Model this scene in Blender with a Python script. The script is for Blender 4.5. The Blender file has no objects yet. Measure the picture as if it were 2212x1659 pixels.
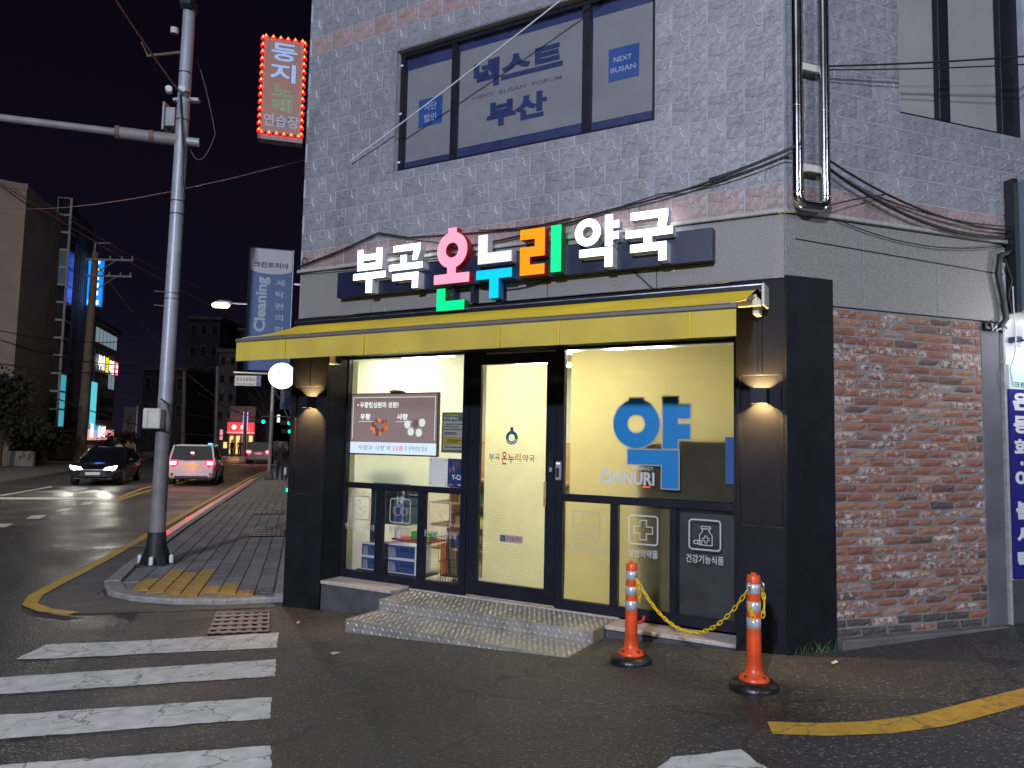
import bpy, math, random
from mathutils import Matrix, Vector
random.seed(11)
sc = bpy.context.scene
COL = sc.collection
V = Vector

# ------------------------------------------------------------------ camera
FD = 2917.9 * 2212 / 4000
_p, _r = math.radians(4.432), math.radians(1.1735)
_F = V((0, math.cos(_p), math.sin(_p))); _u0 = V((0, -math.sin(_p), math.cos(_p))); _r0 = V((1, 0, 0))
_R = math.cos(_r) * _r0 + math.sin(_r) * _u0
_U = -math.sin(_r) * _r0 + math.cos(_r) * _u0
CAM = V((0, 0, 1.6))
cd = bpy.data.cameras.new('camera'); cd.sensor_width = 36; cd.lens = 26.26; cd.clip_end = 900; cd.clip_start = .05
cam = bpy.data.objects.new('camera', cd); COL.objects.link(cam)
cam.matrix_world = Matrix(((_R.x, _U.x, -_F.x, 0), (_R.y, _U.y, -_F.y, 0), (_R.z, _U.z, -_F.z, 1.6), (0, 0, 0, 1)))
sc.camera = cam

# ------------------------------------------------------------------ night sky, added soft fill sun, street light
w = bpy.data.worlds.new('World'); sc.world = w; w.use_nodes = True
nt = w.node_tree; bg = nt.nodes['Background']
tc = nt.nodes.new('ShaderNodeTexCoord'); sx = nt.nodes.new('ShaderNodeSeparateXYZ'); rp = nt.nodes.new('ShaderNodeValToRGB')
nt.links.new(tc.outputs['Generated'], sx.inputs[0]); nt.links.new(sx.outputs['Z'], rp.inputs[0]); nt.links.new(rp.outputs[0], bg.inputs[0])
rp.color_ramp.elements[0].color = (.0095, .0080, .0165, 1); rp.color_ramp.elements[0].position = 0
_e = rp.color_ramp.elements.new(.14); _e.color = (.0050, .0040, .0102, 1)
rp.color_ramp.elements[2].color = (.0022, .0015, .0046, 1); rp.color_ramp.elements[2].position = .55
bg.inputs[1].default_value = 1.0
sl = bpy.data.lights.new('sun', 'SUN'); sl.energy = .50; sl.angle = math.radians(50); sl.color = (.86, .90, 1)
so = bpy.data.objects.new('sun', sl); COL.objects.link(so); so.rotation_euler = (math.radians(38), 0, math.radians(-22))


def lamp(name, kind, loc, aim, energy, col, **kw):
    l = bpy.data.lights.new(name, kind); l.energy = energy; l.color = col
    for k_, v_ in kw.items(): setattr(l, k_, v_)
    o = bpy.data.objects.new(name, l); COL.objects.link(o); o.location = loc
    if aim is not None: o.rotation_euler = (V(aim) - V(loc)).to_track_quat('-Z', 'Y').to_euler()
    return o


# unseen street lamps of the junction behind the camera, plus an added left one
lamp('street_fill_light', 'AREA', (-6.5, -13.5, 8.8), (.5, 6.0, 2.6), 4700, (.74, .81, 1), shape='DISK', size=.9)
lamp('street_fill_light', 'AREA', (13.0, -9.0, 9.0), (3.5, 6.5, 3.2), 800, (.82, .86, 1), shape='DISK', size=.9)
lamp('street_fill_light', 'AREA', (-20.0, 13.0, 9.5), (-24, 42, 3.0), 2100, (1, .88, .74), shape='DISK', size=.9)  # added unseen light to brighten the buildings and road on the left
vs = sc.view_settings; vs.view_transform = 'Standard'; vs.look = 'None'; vs.exposure = 0; vs.gamma = 1; vs.use_curve_mapping = False
cy = sc.cycles; cy.use_denoising = True; cy.max_bounces = 7; cy.diffuse_bounces = 3; cy.glossy_bounces = 3
cy.transparent_max_bounces = 12; cy.transmission_bounces = 4; cy.sample_clamp_indirect = 4; cy.caustics_reflective = False; cy.caustics_refractive = False
cy.use_light_tree = True; cy.use_adaptive_sampling = True; cy.adaptive_threshold = .025

# ------------------------------------------------------------------ geometry of the place
t1, t2 = math.radians(60.65), math.radians(70.88)
u1 = V((-math.sin(t1), math.cos(t1), 0)); n1 = V((-math.cos(t1), -math.sin(t1), 0))
u2 = V((math.sin(t2), math.cos(t2), 0)); n2 = V((math.cos(t2), -math.sin(t2), 0))
C = V((2.19, 5.95, 0))
GT = [(-25, .86), (-15, .85), (0, -.01), (1.5, -.10), (5.5, -.31), (8, -.38), (30, -.45)]


def gt(p): return (p[0] - C.x) * u1.x + (p[1] - C.y) * u1.y


def gz(p):
    t = gt(p)
    if t <= GT[0][0]: return GT[0][1]
    for (a, b), (c, d) in zip(GT, GT[1:]):
        if t <= c: return b + (d - b) * (t - a) / (c - a)
    return GT[-1][1]


def ray(x, y): return _F + _R * ((x - 1106) / FD) - _U * ((y - 829.5) / FD)


def gp(x, y):                       # ground point under a pixel of the 2212-wide photograph
    v = ray(x, y); lo, hi = .5, 500
    for _ in range(50):
        m = (lo + hi) / 2; p = CAM + v * m
        if p.z > gz(p): lo = m
        else: hi = m
    return CAM + v * lo


def at(x, y, Y):
    v = ray(x, y); return CAM + v * (Y / v.y)


def frame(o, x, y): return Matrix(((x.x, y.x, 0, o.x), (x.y, y.y, 0, o.y), (0, 0, 1, o.z), (0, 0, 0, 1)))


W = Matrix.Identity(4)
FF = frame(C, -u1, -n1)             # shop front: x to the right, y into the building
RF = frame(C, u2, -n2)              # side street front
ad = math.radians(15.5)
D1 = V((-math.sin(ad), math.cos(ad), 0)); D2 = V((math.cos(ad), math.sin(ad), 0))
P0 = V((-2.71, 8.78, 0))
SF = frame(P0, D2, D1)              # main street: y runs away along it


def rotz(o, a): return Matrix.Translation(o) @ Matrix.Rotation(a, 4, 'Z')


# ------------------------------------------------------------------ materials
MT = {}


def _nodes(n):
    m = bpy.data.materials.new(n); m.use_nodes = True; MT[n] = m
    return m, m.node_tree.nodes, m.node_tree.links, m.node_tree.nodes['Principled BSDF']


def _noise(N, L, vec, s, det=3, dist=0, rough=.55):
    t = N.new('ShaderNodeTexNoise'); t.inputs['Scale'].default_value = s; t.inputs['Detail'].default_value = det
    t.inputs['Distortion'].default_value = dist; t.inputs['Roughness'].default_value = rough
    L.new(vec, t.inputs['Vector']); return t.outputs['Fac']


def _ramp(N, L, fac, stops):
    r = N.new('ShaderNodeValToRGB'); e = r.color_ramp.elements
    while len(e) < len(stops): e.new(.5)
    for i, (p, c) in enumerate(stops):
        e[i].position = p; e[i].color = (*c, 1) if len(c) == 3 else c
    L.new(fac, r.inputs[0]); return r.outputs[0]


def _mix(N, L, f, a, b, mode='MIX'):
    m = N.new('ShaderNodeMixRGB'); m.blend_type = mode
    for i, x in zip((0, 1, 2), (f, a, b)):
        if hasattr(x, 'is_linked'): L.new(x, m.inputs[i])
        else: m.inputs[i].default_value = x if i == 0 else (*x, 1)
    return m.outputs[0]


def _math(N, L, op, a, b):
    m = N.new('ShaderNodeMath'); m.operation = op
    for i, x in zip((0, 1), (a, b)):
        if hasattr(x, 'is_linked'): L.new(x, m.inputs[i])
        else: m.inputs[i].default_value = x
    return m.outputs[0]


def pm(n, col, rough=.6, metal=0, var=.12, vs=6, bump=0, bs=60, emit=None, es=0, spec=.5, coat=0, rv=.12):
    m, N, L, P = _nodes(n)
    P.inputs['Roughness'].default_value = rough; P.inputs['Metallic'].default_value = metal
    P.inputs['Specular IOR Level'].default_value = spec; P.inputs['Coat Weight'].default_value = coat
    P.inputs['Base Color'].default_value = (*col, 1)
    if emit:
        P.inputs['Emission Color'].default_value = (*emit, 1); P.inputs['Emission Strength'].default_value = es
    tcn = N.new('ShaderNodeTexCoord').outputs['Object']
    if var:
        f = _noise(N, L, tcn, vs, 4)
        c = _ramp(N, L, f, [(.3, [min(1, x * (1 - var)) for x in col]), (.7, [min(1, x * (1 + var)) for x in col])])
        L.new(c, P.inputs['Base Color'])
        if rv:
            mr = N.new('ShaderNodeMapRange'); L.new(f, mr.inputs[0]); mr.inputs[3].default_value = max(.03, rough - rv); mr.inputs[4].default_value = min(1, rough + rv)
            L.new(mr.outputs[0], P.inputs['Roughness'])
    if bump:
        f = _noise(N, L, tcn, bs, 4); b = N.new('ShaderNodeBump'); b.inputs['Strength'].default_value = bump; b.inputs['Distance'].default_value = .02
        L.new(f, b.inputs['Height']); L.new(b.outputs[0], P.inputs['Normal'])
    return m


def em(n, col, s=1.0):
    m, N, L, P = _nodes(n)
    P.inputs['Base Color'].default_value = (*[min(.8, c) * .2 for c in col], 1); P.inputs['Roughness'].default_value = .4
    P.inputs['Emission Color'].default_value = (*col, 1); P.inputs['Emission Strength'].default_value = s
    return m


def glass(n, tint=(1, 1, 1), ior=1.5, rough=.02):
    m, N, L, P = _nodes(n); N.remove(P)
    out = N['Material Output']; tr = N.new('ShaderNodeBsdfTransparent'); gl = N.new('ShaderNodeBsdfGlossy'); fr = N.new('ShaderNodeFresnel'); mx = N.new('ShaderNodeMixShader')
    tr.inputs[0].default_value = (*tint, 1); gl.inputs['Roughness'].default_value = rough; fr.inputs[0].default_value = ior
    L.new(fr.outputs[0], mx.inputs[0]); L.new(tr.outputs[0], mx.inputs[1]); L.new(gl.outputs[0], mx.inputs[2])
    tcn = N.new('ShaderNodeTexCoord').outputs['Object']; df = N.new('ShaderNodeBsdfDiffuse'); df.inputs[0].default_value = (.5, .5, .5, 1); m2 = N.new('ShaderNodeMixShader')
    mr = N.new('ShaderNodeMapRange'); L.new(_noise(N, L, tcn, 2.5, 6, 1.2, .7), mr.inputs[0]); mr.inputs[1].default_value = .35; mr.inputs[2].default_value = .75; mr.inputs[3].default_value = .006; mr.inputs[4].default_value = .05
    L.new(mr.outputs[0], m2.inputs[0]); L.new(mx.outputs[0], m2.inputs[1]); L.new(df.outputs[0], m2.inputs[2]); L.new(m2.outputs[0], out.inputs[0])
    return m


def transl(n, col, f=.75, var=.06, vs=3):
    m, N, L, P = _nodes(n); N.remove(P); out = N['Material Output']
    a = N.new('ShaderNodeBsdfTranslucent'); b = N.new('ShaderNodeBsdfDiffuse'); mx = N.new('ShaderNodeMixShader'); mx.inputs[0].default_value = f
    tcn = N.new('ShaderNodeTexCoord').outputs['Object']; nf = _noise(N, L, tcn, vs, 4)
    c = _ramp(N, L, nf, [(.3, [x * (1 - var) for x in col]), (.7, [min(1, x * (1 + var)) for x in col])])
    L.new(c, a.inputs[0]); L.new(c, b.inputs[0]); L.new(b.outputs[0], mx.inputs[1]); L.new(a.outputs[0], mx.inputs[2]); L.new(mx.outputs[0], out.inputs[0])
    return m


def asphalt(nm='asphalt', mu=1.0, spc=.75):
    m, N, L, P = _nodes(nm)
    tcn = N.new('ShaderNodeTexCoord').outputs['Object']
    big = _noise(N, L, tcn, .55, 5, .6); mid = _noise(N, L, tcn, 28, 5, 0, .7)
    vo = N.new('ShaderNodeTexVoronoi'); vo.inputs['Scale'].default_value = 50; L.new(tcn, vo.inputs['Vector'])
    base = _ramp(N, L, big, [(.34, (.024 * mu, .023 * mu, .0225 * mu)), (.5, (.052 * mu, .0495 * mu, .047 * mu)), (.66, (.078 * mu, .073 * mu, .069 * mu))])
    base = _mix(N, L, .45, base, _ramp(N, L, mid, [(.3, (.024, .023, .0225)), (.7, (.078, .074, .070))]))
    # pale stones of the aggregate
    sep = N.new('ShaderNodeSeparateColor'); L.new(vo.outputs['Color'], sep.inputs[0])
    spk = _ramp(N, L, sep.outputs[0], [(.70, (0, 0, 0)), (.95, (1, 1, 1))])
    dd = _ramp(N, L, vo.outputs['Distance'], [(.25, (1, 1, 1)), (.5, (0, 0, 0))])
    spk = _mix(N, L, 1.0, spk, dd, 'MULTIPLY')
    col = _mix(N, L, _math(N, L, 'MULTIPLY', spk, spc), base, (.34, .325, .305))
    # cracks
    wv = N.new('ShaderNodeVectorMath'); wv.operation = 'ADD'; nz = N.new('ShaderNodeTexNoise'); nz.inputs['Scale'].default_value = 2.2; L.new(tcn, nz.inputs['Vector'])
    sc_ = N.new('ShaderNodeVectorMath'); sc_.operation = 'SCALE'; sc_.inputs['Scale'].default_value = .45; L.new(nz.outputs['Color'], sc_.inputs[0])
    L.new(tcn, wv.inputs[0]); L.new(sc_.outputs[0], wv.inputs[1])
    vc = N.new('ShaderNodeTexVoronoi'); vc.feature = 'DISTANCE_TO_EDGE'; vc.inputs['Scale'].default_value = .55; L.new(wv.outputs[0], vc.inputs['Vector'])
    ck = _ramp(N, L, vc.outputs['Distance'], [(.0, (1, 1, 1)), (.011, (0, 0, 0))])
    col = _mix(N, L, _math(N, L, 'MULTIPLY', ck, .65), col, (.012, .012, .012))
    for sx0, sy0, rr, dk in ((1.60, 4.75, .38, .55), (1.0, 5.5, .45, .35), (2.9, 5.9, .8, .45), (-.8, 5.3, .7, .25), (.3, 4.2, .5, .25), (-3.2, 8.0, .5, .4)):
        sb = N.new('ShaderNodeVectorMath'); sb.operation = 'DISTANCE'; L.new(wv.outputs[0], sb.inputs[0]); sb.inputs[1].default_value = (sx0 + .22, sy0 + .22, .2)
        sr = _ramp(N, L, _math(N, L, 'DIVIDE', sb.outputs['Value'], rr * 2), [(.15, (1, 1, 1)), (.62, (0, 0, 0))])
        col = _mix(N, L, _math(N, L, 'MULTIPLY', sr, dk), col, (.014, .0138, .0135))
    L.new(col, P.inputs['Base Color'])
    mr = N.new('ShaderNodeMapRange'); L.new(big, mr.inputs[0]); mr.inputs[1].default_value = .3; mr.inputs[2].default_value = .7; mr.inputs[3].default_value = .34; mr.inputs[4].default_value = .66
    L.new(mr.outputs[0], P.inputs['Roughness'])
    h = _mix(N, L, .5, vo.outputs['Distance'], mid); b = N.new('ShaderNodeBump'); b.inputs['Strength'].default_value = .75; b.inputs['Distance'].default_value = .012
    L.new(h, b.inputs['Height']); L.new(b.outputs[0], P.inputs['Normal'])
    return m


def paint(n, col, wear=.52, under=(.035, .033, .031), crack=1.0):
    m, N, L, P = _nodes(n)
    tcn = N.new('ShaderNodeTexCoord').outputs['Object']
    nz = N.new('ShaderNodeTexNoise'); nz.inputs['Scale'].default_value = 6; nz.inputs['Detail'].default_value = 5; L.new(tcn, nz.inputs['Vector'])
    s_ = N.new('ShaderNodeVectorMath'); s_.operation = 'SCALE'; s_.inputs['Scale'].default_value = .35; L.new(nz.outputs['Color'], s_.inputs[0])
    wv = N.new('ShaderNodeVectorMath'); wv.operation = 'ADD'; L.new(tcn, wv.inputs[0]); L.new(s_.outputs[0], wv.inputs[1])
    vc = N.new('ShaderNodeTexVoronoi'); vc.feature = 'DISTANCE_TO_EDGE'; vc.inputs['Scale'].default_value = 3.0; L.new(wv.outputs[0], vc.inputs['Vector'])
    ck = _ramp(N, L, vc.outputs['Distance'], [(.0, (1, 1, 1)), (.014, (1, 1, 1)), (.03, (0, 0, 0))])
    part_ = _ramp(N, L, _noise(N, L, tcn, 1.6, 3), [(.36, (0, 0, 0)), (.50, (1, 1, 1))])
    ck = _math(N, L, 'MULTIPLY', _math(N, L, 'MULTIPLY', ck, part_), crack)
    big = _noise(N, L, tcn, 2.2, 4); fine = _noise(N, L, tcn, 55, 4, 0, .7)
    wr = _math(N, L, 'ADD', _math(N, L, 'MULTIPLY', big, .75), _math(N, L, 'MULTIPLY', fine, .4))
    wm = _ramp(N, L, wr, [(wear + .12, (0, 0, 0)), (wear + .20, (1, 1, 1))])
    msk = _math(N, L, 'MAXIMUM', ck, wm)
    pc = _ramp(N, L, _noise(N, L, tcn, 9, 5), [(.3, [c * .72 for c in col]), (.7, col)])
    L.new(_mix(N, L, msk, pc, under), P.inputs['Base Color']); P.inputs['Roughness'].default_value = .62
    b = N.new('ShaderNodeBump'); b.inputs['Strength'].default_value = .4; b.inputs['Distance'].default_value = .01; L.new(fine, b.inputs['Height']); L.new(b.outputs[0], P.inputs['Normal'])
    return m


def brickmat():
    m, N, L, P = _nodes('brick')
    oi = N.new('ShaderNodeObjectInfo'); tcn = N.new('ShaderNodeTexCoord').outputs['Object']
    ad_ = N.new('ShaderNodeVectorMath'); ad_.operation = 'ADD'; cx = N.new('ShaderNodeCombineXYZ')
    for i in range(3): L.new(_math(N, L, 'MULTIPLY', oi.outputs['Random'], 37.0 + i * 11), cx.inputs[i])
    L.new(tcn, ad_.inputs[0]); L.new(cx.outputs[0], ad_.inputs[1]); v = ad_.outputs[0]
    base = _ramp(N, L, oi.outputs['Random'], [(0, (.21, .078, .050)), (.25, (.28, .12, .072)), (.45, (.165, .064, .045)), (.6, (.31, .155, .09)), (.72, (.22, .095, .065)), (.86, (.34, .24, .175)), (.95, (.09, .052, .045))])
    base = _mix(N, L, .3, base, _ramp(N, L, _noise(N, L, v, 14, 4), [(.3, (.11, .045, .035)), (.7, (.27, .135, .09))]))
    # lime bloom, heavier on some bricks
    r2 = _math(N, L, 'FRACT', _math(N, L, 'MULTIPLY', oi.outputs['Random'], 71.3), 0)
    amt = _ramp(N, L, r2, [(.25, (0, 0, 0)), (1, (1, 1, 1))])
    bl = _math(N, L, 'ADD', _noise(N, L, v, 22, 5, .6, .68), _math(N, L, 'MULTIPLY', amt, .21))
    bm = _ramp(N, L, bl, [(.635, (0, 0, 0)), (.76, (1, 1, 1))])
    L.new(_mix(N, L, _math(N, L, 'MULTIPLY', bm, .9), base, (.42, .375, .345)), P.inputs['Base Color']); P.inputs['Roughness'].default_value = .85
    b = N.new('ShaderNodeBump'); b.inputs['Strength'].default_value = .7; b.inputs['Distance'].default_value = .008
    L.new(_noise(N, L, v, 45, 5, 0, .65), b.inputs['Height']); L.new(b.outputs[0], P.inputs['Normal'])
    return m


def stonemat(n, col):
    m, N, L, P = _nodes(n)
    oi = N.new('ShaderNodeObjectInfo'); tcn = N.new('ShaderNodeTexCoord').outputs['Object']
    c = _ramp(N, L, _noise(N, L, tcn, 16, 5), [(.3, [x * .82 for x in col]), (.7, [x * 1.12 for x in col])])
    rnd = _ramp(N, L, oi.outputs['Random'], [(0, (.88, .88, .90)), (1, (1.07, 1.06, 1.05))])
    c = _mix(N, L, 1.0, c, rnd, 'MULTIPLY')
    gp_ = N.new('ShaderNodeNewGeometry'); mq = N.new('ShaderNodeMapping'); mq.inputs['Scale'].default_value = (2.4, 2.4, .5); L.new(gp_.outputs['Position'], mq.inputs[0])
    st_ = _ramp(N, L, _noise(N, L, mq.outputs[0], 1.0, 4, .4), [(.30, (.80, .78, .75)), (.50, (1, 1, 1)), (.72, (1.07, 1.07, 1.07))])
    L.new(_mix(N, L, 1.0, c, st_, 'MULTIPLY'), P.inputs['Base Color']); P.inputs['Roughness'].default_value = .48
    mp = N.new('ShaderNodeMapping'); mp.inputs['Scale'].default_value = (4.5, 4.5, 12); L.new(tcn, mp.inputs[0])
    w1 = _noise(N, L, mp.outputs[0], 1.0, 2, 1.4); rdg = _math(N, L, 'ABSOLUTE', _math(N, L, 'SUBTRACT', w1, .5), 0)
    stp = _ramp(N, L, w1, [(.3, (0, 0, 0)), (.47, (.35, .35, .35)), (.50, (.6, .6, .6)), (.7, (1, 1, 1))])
    h = _math(N, L, 'ADD', _math(N, L, 'MULTIPLY', stp, 1.0), _math(N, L, 'MULTIPLY', _noise(N, L, tcn, 34, 4), .16))
    b = N.new('ShaderNodeBump'); b.inputs['Strength'].default_value = .55; b.inputs['Distance'].default_value = .012; L.new(h, b.inputs['Height']); L.new(b.outputs[0], P.inputs['Normal'])
    return m


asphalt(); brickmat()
stonemat('stone_grey', (.222, .226, .247)); stonemat('stone_pink', (.28, .205, .20)); stonemat('stone_grey_edge', (.44, .445, .475)); stonemat('stone_pink_edge', (.47, .37, .36))  # edge tones paint in the light catching the tile ridges
paint('paint_white', (.68, .66, .63), .58, crack=.65); paint('paint_yellow', (.62, .37, .05), .62, crack=.5); paint('paint_far', (.62, .58, .5), .6, crack=0)
pm('brick_dark', (.075, .06, .056), .85, var=.4, vs=14, bump=.4, bs=50)
pm('mortar', (.195, .19, .19), .9, var=.2, vs=9, bump=.5, bs=80)
pm('grout', (.33, .33, .36), .8, var=.15)
pm('granite', (.205, .19, .185), .6, var=.42, vs=95, bump=.15, bs=120)
pm('ledge', (.30, .29, .28), .6, var=.2, vs=20)
pm('black_panel', (.0105, .0108, .0150), .55, var=.25, vs=3, bump=.05, bs=200, rv=.1, spec=.12)
pm('black_alu', (.010, .011, .018), .38, var=.15, vs=4, rv=.06, spec=.25)
pm('alu', (.55, .56, .58), .35, 1, var=.12)
pm('steel', (.62, .62, .63), .16, 1, var=.08, vs=3, rv=.06)
pm('stud', (.66, .64, .59), .3, .5, var=.1)
pm('checker', (.37, .35, .32), .36, .5, var=.25, vs=5, bump=.1, bs=90)
pm('dark_steel', (.05, .05, .055), .5, .6, var=.3)
pm('navy', (.010, .015, .042), .4, var=.12)
pm('white_plastic', (.62, .63, .66), .4, var=.06)
pm('cream_plastic', (.55, .52, .44), .5, var=.1)
pm('bar_grey', (.13, .115, .11), .5, var=.12)
pm('grey_plastic', (.27, .28, .3), .45, var=.12)
pm('black_plastic', (.015, .015, .017), .35, var=.2)
pm('rubber', (.012, .012, .012), .32, var=.4, vs=12, bump=.15, bs=60)
pm('orange', (.66, .072, .014), .38, var=.26, vs=7, spec=.5)
pm('reflective', (.50, .52, .55), .28, .35, var=.12, vs=30)
pm('chain_yellow', (.72, .47, .012), .4, var=.1, vs=20)
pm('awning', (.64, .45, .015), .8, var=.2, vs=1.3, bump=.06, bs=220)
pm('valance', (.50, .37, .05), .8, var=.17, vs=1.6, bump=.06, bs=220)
pm('sill', (.42, .37, .34), .45, var=.2, vs=25)
pm('concrete', (.115, .105, .095), .85, var=.25, vs=4, bump=.3, bs=40)
pm('kerb', (.24, .235, .23), .75, var=.25, vs=14, bump=.2, bs=60)
pm('slab', (.175, .168, .172), .8, var=.22, vs=9, bump=.3, bs=70)
pm('slab_light', (.22, .212, .212), .8, var=.22, vs=9, bump=.3, bs=70)
pm('tactile', (.30, .185, .045), .75, var=.3, vs=6, bump=.2, bs=60)
pm('pole_white', (.34, .35, .38), .42, .2, var=.15, vs=2.5, bump=.1, bs=30)
pm('pole_grey', (.21, .20, .20), .6, .1, var=.2, vs=4)
pm('grate_iron', (.27, .235, .23), .5, .4, var=.3, vs=15)
pm('rusty', (.16, .11, .085), .8, .2, var=.4, vs=12)
pm('wire', (.012, .012, .013), .5, var=0)
pm('wire_white', (.55, .55, .57), .5, var=0)
pm('red_plastic', (.45, .015, .02), .4, var=.1)
pm('film_grey', (.235, .225, .235), .4, var=.07, vs=3)
pm('film_blue', (.022, .032, .115), .35, var=.1)
pm('text_blue', (.013, .026, .115), .4, var=0); pm('square_blue', (.016, .07, .27), .4, var=.05)
pm('sign_ink0', (.10, .10, .12), .5, var=0); pm('text_light', (.34, .36, .5), .5, var=0)
pm('decal_white', (.72, .72, .74), .5, var=0, emit=(.72, .72, .76), es=0)
pm('decal_grey', (.30, .285, .29), .5, var=0)
pm('decal_blue', (.005, .19, .48), .4, var=0); pm('decal_teal', (.0, .10, .15), .4, var=0); pm('decal_red', (.42, .012, .03), .4, var=0); pm('decal_green', (.03, .14, .03), .4, var=0)
pm('decal_orange', (.5, .12, .01), .4, var=0); pm('decal_black', (.01, .01, .012), .4, var=0); pm('decal_navy', (.012, .02, .12), .4, var=0); pm('decal_yellow', (.62, .5, .06), .4, var=0)
pm('room_wall', (.78, .76, .66), .8, var=.04); pm('room_floor', (.6, .57, .48), .5, var=.08); pm('wood', (.46, .30, .14), .5, var=.25, vs=9); pm('board_green', (.06, .10, .085), .5, var=.12)
pm('cab_black', (.009, .011, .011), .5, var=.2); pm('paper', (.62, .6, .54), .7, var=.05); pm('box_blue', (.015, .05, .16), .4, var=.3, vs=14); pm('box_brown', (.22, .13, .06), .8, var=.2, vs=18)
pm('box_green', (.06, .30, .05), .5, var=.1); pm('box_white', (.62, .62, .6), .5, var=.08); pm('box_yellow', (.52, .44, .09), .5, var=.1)
pm('car_black', (.006, .007, .010), .18, var=.1, coat=.6, rv=.03); pm('car_white', (.66, .66, .69), .25, var=.05, coat=.5, rv=.05); pm('car_grey', (.10, .095, .09), .25, var=.1, coat=.5, rv=.05)
pm('car_glass', (.006, .007, .009), .06, var=0, spec=.6); pm('tyre', (.01, .01, .01), .8, var=.2); pm('rim', (.35, .35, .36), .3, .8, var=.1)
pm('wall_tan', (.20, .165, .15), .9, var=.2, vs=.7, bump=.1, bs=8); pm('wall_dark', (.05, .046, .05), .7, var=.3, vs=.8); pm('wall_mid', (.12, .11, .12), .85, var=.25, vs=.6)
pm('far_glass', (.012, .018, .026), .15, var=.2, vs=.5); pm('far_frame', (.30, .28, .28), .6, var=.2)
pm('frame_dark', (.07, .065, .07), .7, var=.2)
pm('leaf', (.010, .014, .008), .8, var=.4, vs=3); pm('bark', (.05, .042, .035), .9, var=.3, vs=5); pm('grass', (.05, .085, .025), .8, var=.4, vs=8)
pm('skin', (.35, .2, .15), .6, var=.1); pm('hair_grey', (.12, .115, .12), .8, var=.2, vs=40); pm('hair_black', (.01, .01, .01), .7, var=.2); pm('jacket', (.010, .010, .013), .85, var=.25, vs=12); pm('trousers', (.016, .02, .04), .9, var=.25, vs=12)
pm('shirt_white', (.55, .58, .56), .8, var=.1); pm('shirt_tan', (.28, .2, .11), .8, var=.1)
pm('banner_grey', (.10, .095, .095), .8, var=.15, vs=2); pm('concrete_pole', (.15, .12, .105), .85, var=.25, vs=2)
pm('post_dark', (.10, .10, .115), .7, var=.2, vs=3); pm('wall_white', (.62, .62, .60), .8, var=.1, vs=3); pm('base_dark', (.06, .06, .065), .85, var=.3, vs=5, bump=.2, bs=40)
pm('lightbox_side', (.16, .19, .24), .4, .3, var=.1)
glass('pane_glass'); glass('film_glass', (.93, .95, .96))
transl('blind', (.64, .565, .29), .93); transl('blind_cell', (.80, .785, .52), .85, .04); transl('backing', (.84, .90, .76), .85, .03)
transl('film_decal_blue', (.01, .27, .62), .6, .02); transl('film_decal_white', (.8, .8, .82), .4, .02); transl('film_decal_grey', (.5, .47, .47), .35, .02)
em('led_white', (.93, .96, 1), 4.5); em('led_soft', (.92, .93, .9), 1.0); em('led_pink', (1, .36, .50), 1.12); em('led_green', (.0, .83, .28), 1.1); em('led_cyan', (.0, .55, 1), 1.15); em('led_orange', (1, .31, .0), 1.1)
em('ceil', (1, .965, .76), 31.0); em('round_lit', (1, .98, .95), 3.2); em('karaoke', (.21, .125, .115), 1.0); em('bulb_red', (1, .012, .02), 2.2); em('bulb_core', (1, .42, .06), 2.0); em('k_blue', (.30, .40, .68), 1.0); em('k_green', (.15, .2, .1), 1.0); em('k_grey', (.26, .27, .34), 1.0); em('k_dark', (.05, .04, .09), 1.0)
em('tv_brown', (.225, .165, .165), 1.0); em('tv_white', (.62, .74, .95), 1.1); em('tv_text', (.85, .9, .95), 1.1); em('tv_dark', (.12, .09, .10), 1); em('tv_bead', (.42, .12, .05), 1); em('tv_bead2', (.62, .24, .04), 1); em('tv_bead3', (.2, .045, .05), 1); em('tv_glow', (.45, .26, .2), 1); em('tv_pale', (.72, .74, .72), 1); em('tv_orange', (.75, .22, .05), 1)
em('lamp_warm', (1, .62, .2), 6); em('street_head', (1, .80, .58), 14); em('head_led', (1, .97, .85), 40); em('tail_led', (1, .008, .03), 7); em('tail_core', (1, .30, .36), 7); em('plate_lit', (.75, .42, .09), .8); em('sig_green', (.0, .85, .48), 4); em('blue_spot', (.1, .4, 1), 3)
em('far_blue', (.0, .28, .95), 1.0); em('far_cyan', (.10, .62, .72), 1.0); em('far_cyan2', (.04, .34, .44), 1); em('far_white', (.95, .97, 1), 1.6); em('far_yellow', (.95, .75, .0), 1.2); em('far_red', (.75, .05, .06), 1.2); em('far_pink', (.8, .3, .33), 1.0); em('far_violet', (.62, .4, .95), 1.2); em('far_warm', (1, .62, .2), 1.3); em('far_ltblue', (.0, .36, .9), 1.2); em('far_haze', (.16, .22, .26), 1); em('kerb_red', (.60, .20, .21), .5); em('kerb_dot', (1, .02, .06), 2.5); em('far_deep', (.01, .05, .35), .9); em('stair_sign_reflection', (.0, .045, .42), .8); em('stair_teal', (.03, .06, .09), .5)
em('dot_blue', (.2, .55, 1), 1); em('panel_lit', (.75, .82, .95), .85); em('banner_lit', (.035, .035, .22), .55); em('banner_text', (.62, .62, .72), .6); em('banner_head', (.62, .74, .72), .75); em('warm_pillar', (1, .42, .10), 1.0); em('lock_lit', (.9, .9, .95), 1.5); em('red_dot', (1, .05, .05), 2.0); em('ledge_lit', (.95, .97, .98), 1.6)

# ------------------------------------------------------------------ mesh builder
_TX = {}


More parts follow.
